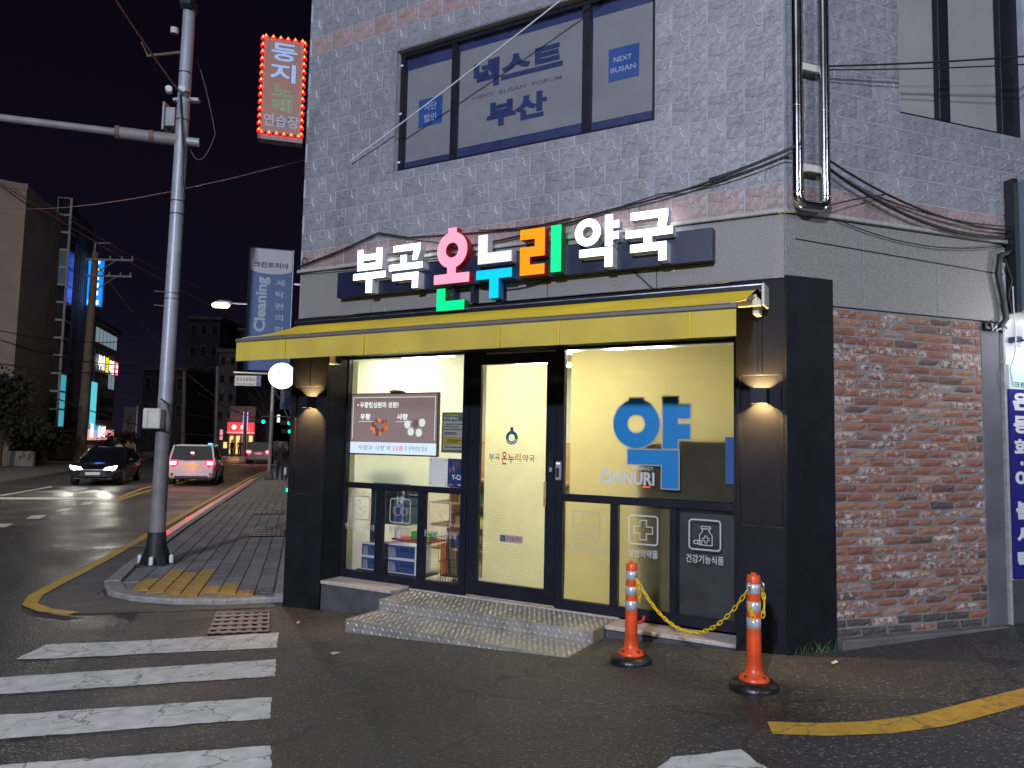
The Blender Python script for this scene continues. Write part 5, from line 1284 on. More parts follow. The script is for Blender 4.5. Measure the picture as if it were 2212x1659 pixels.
zb = at(345, 905, pp.y).z; q = P_(zb - pp.z); b = B(); b.box(q.x - .20, q.x + .06, q.y - .27, q.y - .115, q.z - .15, q.z + .15, .015); bxp = part(b, 'junction_box', po, 'cream_plastic'); b = B(); b.box(q.x - .125, q.x - .115, q.y - .275, q.y - .2705, q.z - .13, q.z + .13); part(b, 'box_seam', bxp, 'grey_plastic')
b = B(); b.tube([q + V((.0, -.15, .30)), q + V((.10, -.13, .22)), q + V((.14, -.08, 0)), q + V((.13, -.1, -.2)), q + V((.04, -.16, -.17))], .014, 8); part(b, 'box_cable', po, 'black_plastic')
zi = at(400, 212, pp.y).z; q = P_(zi - pp.z)
b = B(); b.box(q.x - .15, q.x + .24, q.y - .05, q.y + .05, q.z - .06, q.z - .01); part(b, 'cross_bracket', po, 'pole_white')
for dx in (-.17, .03): b = B(); b.tube([q + V((dx, -.14, .04)), q + V((dx + .04, -.24, .04))], .05, 12); part(b, 'insulator', po, 'white_plastic')
b = B(); b.tube([q + V((0, -.13, .0)), q + V((.05, -.12, -.5)), q + V((.09, -.11, -.9)), q + V((.10, -.11, -1.35)), q + V((.13, -.1, -1.55))], .015, 7); part(b, 'drop_cable', po, 'black_plastic')
zk = at(400, 120, pp.y).z; q = P_(zk - pp.z); b = B(); b.tube([q + V((-.1, 0, .05)), q + V((-.62, .0, -.02))], .022, 8); b.tube([q + V((-.6, 0, -.02)), q + V((-.72, 0, .2))], .01, 6); part(b, 'hook_arm', po, 'rusty')
zt = at(400, 18, pp.y).z; q = P_(zt - pp.z); b = B(); b.tube([q + V((-.05, -.15, 0)), q + V((.12, -.18, -.03))], .055, 12); b.box(q.x - .11, q.x + .1, q.y - .1, q.y + .1, q.z - .05, q.z + .12, .02); part(b, 'top_fitting', po, 'dark_steel')
b = B(); b.lathe([(.05, 0), (.06, .03), (.06, .09), (0, .1)], P_(zt - pp.z - .45) + V((-.19, -.05, 0)), 12); part(b, 'small_insulator', po, 'cream_plastic')
b = B(); b.box(pp.x + .0, pp.x + .13, pp.y - .16, pp.y - .15, pp.z + 3.9, pp.z + 3.91)
for k_, yv in enumerate((632, 662)): z = at(355, yv, pp.y).z; b = B(); q = P_(z - pp.z); b.tube([q, q + V((-.24, -.05, .01))], .01, 6); part(b, 'step_peg', po, 'rusty')

# ================================================================== OVERHEAD WIRES
ow = lambda pts, r, label, mt='wire': solo(B().tube(pts, r, 5), 'overhead_wire', label, 'wire', mt, group='overhead wires')
qi = P_(at(400, 205, pp.y).z - pp.z) + V((-.03, -.16, 0))
pm('wire_pink', (.20, .11, .12), .5, var=0)
ow(sag(at(150, -160, 7.5), qi, .05), .013, 'wire running from the upper left down to the pale pole', 'wire_pink')
ow(sag(at(-60, 440, 38), at(660, 345, 15), .6), .012, 'thin wire crossing behind the pale pole to the building edge', 'wire_pink')
ow(sag(at(0, 395, 40), at(520, 690, 70), .4), .03, 'wire slanting right above the dark tower', 'wire_pink'); ow(sag(at(100, 440, 42), at(430, 620, 60), .4), .02, 'second wire slanting right above the blue vertical sign', 'wire_pink')
ow(sag(at(-40, 370, 36), at(120, 480, 46), .1), .03, 'dark wire across the tan building top, upper'); ow(sag(at(-40, 720, 36), at(300, 790, 48), .4), .03, 'dark wire across the tan building, middle'); ow(sag(at(-40, 780, 36), at(640, 740, 60), 1.4), .03, 'long dark wire sagging behind the pale pole')
ow(sag(at(-40, 705, 36), at(300, 735, 48), .4), .025, 'dark wire over the stair tower'); ow(sag(at(120, 860, 46), at(520, 940, 70), .8), .04, 'wire sagging right from the concrete pole, lower', 'wire_pink'); ow(sag(at(200, 560, 44), at(470, 860, 75), .8), .03, 'wire descending the street from the concrete pole top', 'wire_pink')
ow(sag(at(250, 850, 50), at(560, 900, 80), .8), .03, 'wire sagging over the noodle banner', 'wire_pink')
ow(sag(at(430, 850, 50), at(640, 905, 80), .8), .03, 'wire sagging towards the traffic lights', 'wire_pink')
ow(sag(at(405, 306, pp.y + .1), at(465, 290, pp.y + .2), .35) + sag(at(465, 290, pp.y + .2), at(425, 130, pp.y + .3), -.1), .006, 'thin loose wire loop hanging right of the pale pole', 'wire_pink')

# ================================================================== SIGNS ON THE STREET SIDE
K0 = at(557, 288, 14.0); KF = frame(K0, D2, D1)
ks = thing('karaoke_sign', 'vertical karaoke sign framed by red bulbs high on the building edge', 'sign', KF, (.4, 0, 0))
b = B(); b.box(0, .82, 0, .22, 0, 1.98, .01); part(b, 'case', ks, 'dark_steel'); b = B(); b.box(.04, .78, -.012, -.001, .06, 1.93); part(b, 'lit_face', ks, 'karaoke')
b = B(); b.box(-.005, .83, -.02, .22, -.10, -.004); part(b, 'lower_trim', ks, 'ledge')
for ou, e, mt in ((0, .045, 'k_dark k_grey k_dark'), (.003, .028, 'k_blue k_green k_grey')):
    y = -.014 - ou; mt = mt.split()
    for c_, k_, x0, x1, z0, z1 in (('둥', 0, .18, .66, 1.50, 1.86), ('지', 0, .17, .65, 1.08, 1.45), ('노', 1, .22, .62, .78, 1.03), ('래', 1, .22, .62, .48, .75), ('연습장', 2, .09, .75, .17, .42)): part(B().text(c_, x0, x1, z0, z1, y, e), 'letter_outline' if ou == 0 else 'letter', ks, mt[k_])
bl = []
for i in range(6): bl += [(.07 + i * .137, 1.95), (.07 + i * .137, .03)]
for i in range(14): bl += [(.02, .07 + i * .142), (.80, .07 + i * .142)]
for x, z in bl: b = B(); b.lathe([(.042, -.05), (.045, .0), (.0, .05)], (x, -.03, z), 6); bu = part(b, 'bulb', ks, 'bulb_red'); b = B(); b.prism([(x - .022, z - .03), (x + .022, z - .03), (x, z + .03)], -.085, -.08); part(b, 'core', bu, 'bulb_core')
for z in (.55, 1.35): b = B(); b.box(.82, 1.2, .08, .12, z, z + .04); part(b, 'bracket', ks, 'dark_steel')
lamp('karaoke_glow', 'AREA', KF @ V((.4, -.25, 1.0)), KF @ V((.4, -3, .8)), 10, (1, .06, .05), shape='RECTANGLE', size=.8, size_y=1.9)
L0 = at(530, 742, 14.0); LF = frame(V((L0.x, L0.y, L0.z - .5)), D2, D1); hL = at(541, 533, 14.0).z - L0.z + .5
cs = thing('cleaning_sign', 'tall blue projecting laundry sign with a white domed top', 'sign', LF, (.4, 0, 0))
pm('sign_blue', (.05, .095, .23), .5, var=.08); pm('sign_cream', (.42, .40, .40), .5, var=.06); pm('sign_text', (.33, .40, .46), .5, var=0); pm('sign_ink', (.025, .03, .07), .5, var=0)
b = B(); b.box(0, .80, 0, .2, 0, hL, .008); part(b, 'case', cs, 'sign_blue'); b = B(); cxz = [(.4 + .385 * math.cos(math.radians(180 + 180 * i / 20)), hL - .40 - .10 * math.sin(math.radians(180 * i / 20))) for i in range(21)]; b.sheet([(.015, hL - .02)] + cxz + [(.785, hL - .02)], -.003); part(b, 'top_field', cs, 'sign_cream')
b = B(); b.text('크린토피아', .08, .72, hL - .38, hL - .27, -.006, .03); part(b, 'brand_lettering', cs, 'sign_ink')
b = B(); b.text('Cleaning', .13, .40, hL - 1.62, hL - .56, -.004, .035, rot=1); part(b, 'lettering', cs, 'sign_text')
for i, c_ in enumerate('세탁편의점'): part(B().text(c_, .50, .66, hL - .72 - i * .225, hL - .60 - i * .225, -.004, .015), 'letter', cs, 'sign_text')
part(B().text('부곡시장점', .02, .5, hL - 1.82, hL - 1.70, -.004, .02), 'branch_name', cs, 'sign_text')
b = B(); b.box(-.006, .001, -.004, .2, 0, hL); b.box(.799, .806, -.004, .2, 0, hL); part(b, 'edge_trim', cs, 'alu')
for z in (.7, 1.7): b = B(); b.box(.806, 1.1, .08, .12, z, z + .03); part(b, 'bracket', cs, 'alu')
Q0 = at(604, 884, 16.5); QF = frame(Q0, D2, D1); t_ = thing('parking_sign', 'navy parking sign with a large pale P half hidden by the pillar', 'sign', QF, (.25, 0, 0))
b = B(); b.box(0, .55, 0, .1, 0, .50, .006); part(b, 'panel', t_, 'sign_blue'); b = B(); b.text('P', .03, .20, .15, .42, -.004, .05).text('PARKING', .12, .5, .03, .08, -.004, .0).text('주차', .22, .40, .10, .16, -.004, .0); part(b, 'lettering', t_, 'film_grey'); b = B(); b.box(.55, 1.2, .04, .07, .2, .24); part(b, 'bracket', t_, 'dark_steel')

# street name pole with lamp
sp = gp(581, 1038.5); sp = V((sp.x, sp.y, gz(sp) + .05)); t_ = thing('road_sign_pole', 'pale pole with a school direction board and street light on the sidewalk', 'pole', W, sp)
b = B(); b.tube([sp + V((0, 0, .3)), sp + V((.0, 0, 3.2))], .095, 14); part(b, 'lower_shaft', t_, 'pole_grey'); b = B(); b.tube([sp + V((0, 0, 3.2)), sp + V((0, 0, 7.6))], [.09, .075], 14); part(b, 'shaft', t_, 'pole_white')
b = B(); b.lathe([(.24, 0), (.22, .12), (.13, .42), (.0, .42)], sp, 8, False); part(b, 'foot', t_, 'concrete')
Ys = sp.y; a0 = at(584, 808, Ys); a1 = at(505, 805, Ys); b = B(); b.tube([a0, a1], .05, 10); part(b, 'sign_arm', t_, 'pole_white')
c0, c1 = at(507, 833, Ys), at(565, 812, Ys); b = B(); b.box(c0.x, c1.x, Ys - .04, Ys + .02, c0.z, c1.z, .01); bd = part(b, 'sign_board', t_, 'white_plastic')
wS = c1.x - c0.x; b = B(); b.rect(c0.x + wS * .82, c1.x, c0.z + .01, c1.z - .01, Ys - .044).mat(1).text('현곡초등학교', c0.x + .05, c0.x + wS * .78, c0.z + .2, c1.z - .08, Ys - .044, .01).mat(2).rect(c0.x + .05, c0.x + wS * .76, c0.z + .06, c0.z + .11, Ys - .044).line([(c0.x + wS * .86, c0.z + .22), (c0.x + wS * .96, c0.z + .22)], .05, Ys - .046); part(b, 'board_print', bd, 'square_blue decal_navy decal_grey')
l0, l1 = at(600, 664, Ys), at(497, 655, Ys); b = B(); b.tube([l0, l0.lerp(l1, .5) + V((0, 0, .05)), l1], [.05, .045, .04], 8); b.tube([sp + V((0, 0, 7.0)), l0], .06, 8); part(b, 'lamp_arm', t_, 'pole_white')
h0 = at(466, 654, Ys); b = B(); b.tube([l1 + V((.1, 0, 0)), l1, h0.lerp(l1, .3), h0], [.05, .12, .15, .08], 12); part(b, 'lamp_head', t_, 'pole_white'); b = B(); b.box(h0.x - .12, l1.x, Ys - .22, Ys + .05, h0.z - .24, h0.z - .01, .08); part(b, 'lit_lens', t_, 'street_head')
lamp('street_lamp_light', 'POINT', h0 + V((.2, -.1, -.35)), None, 700, (1, .8, .6), shadow_soft_size=.12)

# ================================================================== CARS  (local: +y is the nose, z up, origin on the ground at the middle)
def loft(b, rings, caps=True, smooth=True):
    n = len(rings[0]); vs_ = [p for r in rings for p in r]
    b.raw(vs_, [(i * n + j, i * n + (j + 1) % n, (i + 1) * n + (j + 1) % n, (i + 1) * n + j) for i in range(len(rings) - 1) for j in range(n)], smooth=smooth)
    if caps: b.raw(rings[0], [tuple(range(n))], smooth=False); b.raw(rings[-1], [tuple(range(n))], smooth=False)
    return b


def body_ring(y, w_, zb, zt, crown=.0):
    zm = zb + (zt - zb) * .55
    half = [(w_ * .88, zb), (w_ * .97, zb + .06), (w_, zm), (w_ * .97, zt - .07), (w_ * .88, zt - .012), (w_ * .45, zt + crown)]
    return [(x, y, z) for x, z in half] + [(-x, y, z) for x, z in reversed(half)]


def car(label, pos, ang, kind, paintm, lights, plate, grp):
    L, Wd = (4.75, 1.84) if kind == 'sedan' else (4.1, 1.8) if kind == 'suv' else (4.6, 1.85)
    h = L / 2; w_ = Wd / 2; CF = Matrix.Translation(V((pos[0], pos[1], gz(pos) + .004))) @ Matrix.Rotation(ang, 4, 'Z')
    t_ = thing('car', label, 'car', CF, (0, 0, 0), grp)
    if kind == 'sedan':
        prof = [(-h, .84, .34, .92), (-h + .12, .93, .26, 1.02), (-h + .7, .99, .22, 1.05), (-.9, 1, .2, .98), (.6, 1, .2, .95), (1.25, .99, .2, .93), (h - .55, .96, .22, .82), (h - .12, .88, .26, .72), (h, .78, .34, .62)]
        base = [(-1.75, .93), (1.15, .93)]; roof = [(-.95, .72), (.25, .72)]; zr = 1.43; zbelt = .93
    else:
        prof = [(-h, .90, .36, .96), (-h + .08, .97, .28, 1.02), (-h + .6, 1, .24, 1.03), (0, 1, .22, 1.0), (h - 1.3, 1, .22, .98), (h - .5, .96, .24, .92), (h - .1, .88, .28, .8), (h, .8, .36, .66)]
        base = [(-h + .05, .95), (h - 1.25, .93)]; roof = [(-h + .32, .80), (h - 2.05, .78)]; zr = 1.60; zbelt = .98
    b = B(); loft(b, [body_ring(y, w_ * f, zb, zt, .02) for y, f, zb, zt in prof]); part(b, 'body', t_, paintm)
    # cabin
    (yb0, fb0), (yb1, fb1) = base; (yr0, fr0), (yr1, fr1) = roof
    lo = [(-w_ * fb0, yb0, zbelt), (w_ * fb0, yb0, zbelt), (w_ * fb1, yb1, zbelt), (-w_ * fb1, yb1, zbelt)]; hi = [(-w_ * fr0, yr0, zr), (w_ * fr0, yr0, zr), (w_ * fr1, yr1, zr), (-w_ * fr1, yr1, zr)]
    b = B(); b.raw(lo + hi, [(0, 1, 5, 4), (1, 2, 6, 5), (2, 3, 7, 6), (3, 0, 4, 7)]); part(b, 'windows', t_, 'car_glass')
    b = B(); cr = [(x * .8, y * .92 + (yr0 + yr1) * .04, zr + .055) for x, y, z in hi]; mid = [(x * .97, y, zr + .03) for x, y, z in hi]; b.raw(hi + mid + cr, [(0, 1, 5, 4), (1, 2, 6, 5), (2, 3, 7, 6), (3, 0, 4, 7), (4, 5, 9, 8), (5, 6, 10, 9), (6, 7, 11, 10), (7, 4, 8, 11), (8, 9, 10, 11)], smooth=True); part(b, 'roof', t_, paintm)
    b = B()
    for i in range(4): b.tube([V(lo[i]) * 1.0 + V((0, 0, -.02)), V(hi[i]) + V((0, 0, .02))], .045, 6)
    for sx_ in (-1, 1): b.tube([V((sx_ * w_ * .935, (yb0 + yb1) / 2 - .1, zbelt)), V((sx_ * w_ * .76, (yr0 + yr1) / 2 - .05, zr))], .03, 6)
    part(b, 'pillars', t_, paintm)
    rw_ = .335
    for sx_ in (-1, 1):
        for yy in (-h + .85, h - .9):
            x0, x1 = sx_ * (w_ - .19), sx_ * (w_ + .012); b = B(); b.tube([(x0, yy, rw_), (x1, yy, rw_)], rw_, 20, smooth=False); wh = part(b, 'wheel', t_, 'tyre'); b = B(); b.tube([(x1 - sx_ * .02, yy, rw_), (x1 + sx_ * .006, yy, rw_)], rw_ * .66, 16, smooth=False); part(b, 'rim', wh, 'rim')
        b = B(); b.box(sx_ * (w_ + .02), sx_ * (w_ + .2), yb1 - .35, yb1 - .22, zbelt + .01, zbelt + .15, .03); part(b, 'mirror', t_, paintm)
        b = B(); b.box(sx_ * (w_ * .985), sx_ * (w_ + .012), -.55, -.38, .83, .86, .006); b.box(sx_ * (w_ * .985), sx_ * (w_ + .012), .5, .67, .83, .86, .006); part(b, 'door_handle', t_, paintm)
    yn = h; yt = -h
    for sx_ in (-1, 1):
        b = B(); b.prism([(sx_ * w_ * .40, .63), (sx_ * w_ * .82, .64), (sx_ * w_ * .90, .78), (sx_ * w_ * .50, .71)], yn - .14, yn + .015); part(b, 'headlight', t_, 'head_led' if lights == 'front' else 'grey_plastic')
        z0, z1 = (.80, 1.0) if kind != 'sedan' else (.74, .86)
        b = B(); b.prism([(sx_ * w_ * .55, z0 + .06), (sx_ * w_ * .72, z0 - .10), (sx_ * w_ * .99, z0 + .08), (sx_ * w_ * .96, z1 + .03), (sx_ * w_ * .56, z1 + .03)], yt - .012, yt + .14); tl = part(b, 'tail_light', t_, 'tail_led' if lights == 'rear' else 'red_plastic')
        if lights == 'rear':
            b = B(); b.box(sx_ * w_ * .64, sx_ * w_ * .90, yt - .03, yt - .0125, z0 + .05, z1 - .015); part(b, 'lit_core', tl, 'tail_core')
            b = B(); b.disc(sx_ * w_ * .80, .46, .07, yt - .010, yt + .04, 14, .7); part(b, 'reflector', t_, 'red_plastic')
    b = B(); b.box(-.26, .26, (yn if lights == 'front' else yt) - .02, (yn if lights == 'front' else yt) + .02, *((.42, .53) if lights == 'front' else (.74, .86) if kind == 'suv' else (.70, .80))); part(b, 'number_plate', t_, plate)
    if lights == 'front':
        b = B(); b.prism([(-w_ * .55, .36), (w_ * .55, .36), (w_ * .42, .62), (-w_ * .42, .62)], yn - .02, yn + .008); part(b, 'grille', t_, 'black_plastic'); b = B(); b.box(-w_ * .4, w_ * .4, yn + .009, yn + .02, .615, .635); part(b, 'grille_trim', t_, 'alu')
        b = B(); b.box(-w_ * .72, w_ * .72, yn - .06, yn + .012, .25, .30, .01); part(b, 'bumper_lip', t_, 'black_plastic')
        for sx_ in (-1, 1): lamp('headlight_beam', 'SPOT', CF @ V((sx_ * .6, yn + .08, .68)), CF @ V((sx_ * .6 + .1, yn + 16, .45)), 900, (1, .96, .82), spot_size=math.radians(34), spot_blend=1.0, shadow_soft_size=.06)
    else:
        b = B(); b.box(-w_ * .7, w_ * .7, yt - .008, yt + .03, .30, .40, .01); part(b, 'bumper_insert', t_, 'black_plastic')
        b = B(); b.tube([(-.3, yb0 - .02, zbelt + .05), (.25, yb0 - .005, zbelt + .08)], .01, 5); part(b, 'wiper', t_, 'black_plastic')
        lamp('tail_glow', 'POINT', CF @ V((0, yt - .35, .8)), None, 5, (1, .05, .06), shadow_soft_size=.15)
    return t_


car('black sedan with bright headlights coming towards the junction', (-16.95, 31.7), ad + math.pi, 'sedan', 'car_black', 'front', 'white_plastic', 'cars on the main street')
sv = car('white compact SUV with red tail lights waiting behind the pale pole', (-13.45, 32.4), ad, 'suv', 'car_white', 'rear', 'plate_lit', 'cars on the main street')
b = B(); b.box(.45, .60, -.9, -.7, 1.66, 1.72, .02); part(b, 'roof_marker', sv, 'blue_spot'); b = B(); b.box(-w_ if False else -.06, .06, -1.98, -1.95, 1.30, 1.36); part(b, 'rear_emblem', sv, 'tail_core')
c3 = gp(561, 1003); car('grey SUV with lit brake lights farther down the street', (c3.x - .6, c3.y + 2.0), math.radians(13), 'suv', 'car_grey', 'rear', 'white_plastic', 'cars on the main street')
c4 = gp(590, 985); car('dark car ahead of the grey SUV half hidden by the sign pole', (c4.x, c4.y + 3), math.radians(12), 'van', 'car_black', 'none', 'white_plastic', 'cars on the main street')
c5 = gp(634, 975); car('distant car with headlights beside the walker', (c5.x, c5.y + 4), math.radians(192), 'sedan', 'car_grey', 'front', 'white_plastic', 'cars on the main street')

# ================================================================== PEOPLE
def figure(label, pos, face, pose, mats, hgt=1.7, lift=0.0, grp=None):
    """one continuous body grown over a skeleton; mats: hair skin top bottom shoes"""
    k = hgt / 1.7; V3 = lambda x, y, z: V((x * k, y * k, z * k))
    walk = pose == 'walk'; sit = pose == 'sit'
    J = {'pel': (V3(0, 0, .95), .14), 'waist': (V3(0, 0, 1.08), .135), 'chest': (V3(0, .01, 1.30), .165), 'neck': (V3(0, .015, 1.46), .062), 'jaw': (V3(0, .03, 1.53), .075), 'head': (V3(0, .02, 1.61), .098), 'top': (V3(0, .01, 1.67), .06)}
    E = [('pel', 'waist'), ('waist', 'chest'), ('chest', 'neck'), ('neck', 'jaw'), ('jaw', 'head'), ('head', 'top')]
    for s, n in ((-1, 'l'), (1, 'r')):
        sw_y = (.16 if s < 0 else -.14) if walk else 0
        J['sho' + n] = (V3(s * .19, 0, 1.39), .075); J['elb' + n] = (V3(s * .25, -sw_y * .5, 1.12), .052); J['wri' + n] = (V3(s * .24, -sw_y + .08, .90), .036); J['hand' + n] = (V3(s * .235, -sw_y + .10, .82), .042); J['fin' + n] = (V3(s * .225, -sw_y + .12, .745), .022)
        E += [('chest', 'sho' + n), ('sho' + n, 'elb' + n), ('elb' + n, 'wri' + n), ('wri' + n, 'hand' + n), ('hand' + n, 'fin' + n)]
        J['hip' + n] = (V3(s * .10, 0, .90), .11); J['knee' + n] = (V3(s * .11, sw_y * .55 + .03, .50), .078); J['ank' + n] = (V3(s * .11, sw_y * 1.0 - .03, .10), .05); J['toe' + n] = (V3(s * .12, sw_y * 1.0 + .15, .04), .042)
        E += [('pel', 'hip' + n), ('hip' + n, 'knee' + n), ('knee' + n, 'ank' + n), ('ank' + n, 'toe' + n)]
    ks_ = list(J); me = bpy.data.meshes.new('sk'); me.from_pydata([J[q][0] for q in ks_], [(ks_.index(a), ks_.index(c)) for a, c in E], [])
    o = bpy.data.objects.new('sk', me); COL.objects.link(o); md = o.modifiers.new('s', 'SKIN'); sv_ = me.skin_vertices[0].data
    for i, q in enumerate(ks_): r = J[q][1] * k; sv_[i].radius = (r, r * (.72 if q in ('chest', 'waist', 'pel') else 1)); sv_[i].use_root = q == 'pel'
    ss = o.modifiers.new('u', 'SUBSURF'); ss.levels = 2; ss.render_levels = 2
    bpy.context.view_layer.update(); nm = bpy.data.meshes.new_from_object(o.evaluated_get(bpy.context.evaluated_depsgraph_get())); bpy.data.objects.remove(o)
    nm.materials.clear()
    for m in mats: nm.materials.append(MT[m])
    for p in nm.polygons:
        c = p.center / k; z = c.z; p.use_smooth = True
        if z > 1.46: m_ = 0 if (z > 1.60 or c.y < .03) else 1
        elif abs(c.x) > .17 and z < .88: m_ = 1
        elif z > .88: m_ = 2
        elif z > .09: m_ = 3
        else: m_ = 4
        p.material_index = m_
    P_ = V((pos[0], pos[1], gz(pos) + lift)); ob = bpy.data.objects.new('person', nm); COL.objects.link(ob); ob.matrix_world = Matrix.Translation(P_) @ Matrix.Rotation(face, 4, 'Z')
    tag(ob, label, 'person', grp)
    hb = B(); hb.lathe([(0, .12), (.06, .105), (.10, .05), (.108, 0), (.10, -.06), (.085, -.10)], V((0, .0, 1.625 * k)), 14)
    # face: nose, eyes and ears on the front of the head
    BASE[ob] = V((0, 0, 0)); hb.v = [V((v.x, v.y * 1.05 - .012 if v.y < .06 else v.y * .72, v.z)) for v in hb.v]; part(hb, 'hair', ob, mats[0])
    fb = B(); fb.tube([(0, .115 * k, 1.60 * k), (0, .138 * k, 1.575 * k)], [.008, .014], 6)
    for s in (-1, 1): fb.lathe([(.018, -.03), (.024, 0), (.016, .03), (0, .03)], V((s * .10 * k, .02 * k, 1.59 * k)), 6)
    part(fb, 'face', ob, mats[1]); eb = B()
    for s in (-1, 1): eb.box(s * .03 * k - .012, s * .03 * k + .012, .112 * k, .118 * k, 1.605 * k, 1.617 * k)
    eb.box(-.022, .022, .108 * k, .114 * k, 1.535 * k, 1.543 * k); part(eb, 'eyes_and_mouth', ob, 'decal_black')
    return ob


wp = gp(603.5, 1041); figure('person in a black jacket and dark blue trousers walking away on the sidewalk', wp, ad, 'walk', ['hair_grey', 'skin', 'jacket', 'trousers', 'decal_black'], 1.72, .07)
b = B(); hp = V((wp.x + .33, wp.y + .15, gz(wp) + .07)); b.tube([hp + V((0, 0, .10)), hp + V((0, 0, .78))], .012, 6); b.tube([hp + V((-.12, 0, .78)), hp + V((.12, 0, .78))], .015, 6); b.box(hp.x - .13, hp.x + .13, hp.y - .1, hp.y + .12, hp.z + .12, hp.z + .55, .03)
ct = solo(b, 'shopping_cart', 'small pull cart with a pale bag beside the walker', 'cart', 'cab_black'); BASE[ct] = BASE[ct]
b = B(); b.box(hp.x - .15, hp.x - .02, hp.y - .2, hp.y - .11, hp.z + .25, hp.z + .58, .03); part(b, 'bag', ct, 'white_plastic')
for dx in (-.1, .1): b = B(); b.tube([(hp.x + dx, hp.y, hp.z + .07), (hp.x + dx + .02, hp.y, hp.z + .07)], .07, 12); part(b, 'wheel', ct, 'tyre')
for i, (xx, yy, hh, mats, lb) in enumerate(((246, 1004, 1.75, ['hair_black', 'skin', 'jacket', 'trousers', 'decal_black'], 'standing person in dark clothes left behind the sedan roof'), (255, 1006, 1.45, ['hair_black', 'skin', 'shirt_white', 'trousers', 'decal_black'], 'person in a white top left behind the sedan roof'), (274, 1005, 1.55, ['hair_black', 'skin', 'shirt_tan', 'trousers', 'decal_black'], 'person in a tan top behind the sedan roof'), (284, 1004, 1.50, ['hair_black', 'skin', 'shirt_white', 'trousers', 'decal_black'], 'person in a white top before the noodle banner'))):
    figure(lb, gp(xx, yy), ad + math.pi + .3 * i, 'stand', mats, hh, .1, 'people across the street')
for i, (xx, lb) in enumerate(((500, 'dark figure left before the lit restaurant'), (517, 'dark figure right before the lit restaurant'))): figure(lb, gp(xx, 986), 2.5 + i, 'stand', ['hair_black', 'skin', 'jacket', 'trousers', 'decal_black'], 1.7, 0, 'people at the restaurant')

# ================================================================== ACROSS THE STREET
TB = gp(117, 1003); TB.z = gz(TB); TF = frame(TB, D2, D1)


def loc(x, y, yl):                  # pixel ray met with the plane y = yl of the far block
    o = TF.inverted() @ CAM; d = TF.inverted().to_3x3() @ ray(x, y); return o + d * ((yl - o.y) / d.y)


# left sidewalk
b = B(); q = px((-300, 1075), (0, 1047), (60, 1038), (150, 1021), (250, 1004), (352, 990), (440, 982), (470, 979)) + [tuple(gp(470, 975)[:2]), tuple((TF @ V((-40, 40, 0)))[:2]), tuple((TF @ V((-60, -20, 0)))[:2])]
drape(b, q, .12); far_walk = solo(b, 'far_sidewalk', None, None, 'concrete', base=(0, 0, 0), kind='structure')
b = B()
for a, c_ in zip(q[:7], q[1:8]): b.raw([(a[0], a[1], gz(a) - .02), (c_[0], c_[1], gz(c_) - .02), (c_[0], c_[1], gz(c_) + .13), (a[0], a[1], gz(a) + .13)], [(0, 1, 2, 3)])
part(b, 'kerb_face', far_walk, 'kerb')


def wbox(parent, name, a, mt): return part(B().box(*a), name, parent, mt)


def grid(parent, x, y0, y1, z0, z1, ny, nz_, mt, fm='far_frame', lit=None, rd=random):
    for i in range(ny):
        for j in range(nz_):
            ya = y0 + (y1 - y0) * i / ny; yb = y0 + (y1 - y0) * (i + 1) / ny; za = z0 + (z1 - z0) * j / nz_; zb_ = z0 + (z1 - z0) * (j + 1) / nz_
            f = part(B().box(x - .03, x + .04, ya + .03, yb - .03, za + .04, zb_ - .04), 'window', parent, fm); part(B().box(x + .041, x + .06, ya + .10, yb - .10, za + .10, zb_ - .10), 'pane', f, (lit or {}).get((i, j), mt))


tw = thing('stair_tower_building', 'dark tower block with a glazed stair shaft lit blue', 'building', TF, (-2, 3, 0))
wbox(tw, 'wall', (-14, -.05, .9, 5.6, 3.0, 17.2), 'wall_dark'); wbox(tw, 'base_wall', (-14, -3.2, 1.5, 5.6, -.1, 3.0), 'wall_dark'); wbox(tw, 'soffit', (-3.2, 0, .9, 5.6, 2.8, 3.0), 'wall_dark')
nP = 13
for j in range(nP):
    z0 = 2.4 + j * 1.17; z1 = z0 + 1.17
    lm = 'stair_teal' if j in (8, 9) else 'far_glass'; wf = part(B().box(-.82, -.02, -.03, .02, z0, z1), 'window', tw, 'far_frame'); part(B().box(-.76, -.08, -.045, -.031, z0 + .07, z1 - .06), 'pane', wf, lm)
    lm = 'far_cyan2' if j < 3 else ('stair_sign_reflection' if 7 <= j <= 9 else 'far_glass'); wf = part(B().box(-.05, .03, .03, 1.25, z0, z1), 'window', tw, 'far_frame'); part(B().box(.031, .045, .12, 1.18, z0 + .07, z1 - .06), 'pane', wf, lm)  # blue panes glow to paint in the reflected blue sign
for i in range(9): part(B().box(-.05, .02, 1.35 + i * .46, 1.35 + i * .46 + .30, 3.0, 15.0), 'cladding_slat', tw, 'wall_mid')
for x in (-3.0, -1.0):
    part(B().box(x - .12, x + .12, 1.0, 1.25, -.1, 2.8), 'pillar', tw, 'wall_tan')
    q = TF @ V((x, .45, 1.3)); lamp('pillar_light', 'POINT', q, None, 26, (1, .5, .14), shadow_soft_size=.1)
wbox(tw, 'entrance', (-2.6, -1.3, 1.5, 1.6, 0, 2.5), 'far_glass')
lamp('blue_sign_glow', 'POINT', TF @ V((1.3, 4.0, 12.0)), None, 60, (.05, .2, 1), shadow_soft_size=.5)
tn = thing('tan_building', 'tan rendered block at the left edge beside the dark tower', 'building', TF, (-6, -5, 0)); rx_ = (TF.inverted() @ at(46, 930, 44)).x
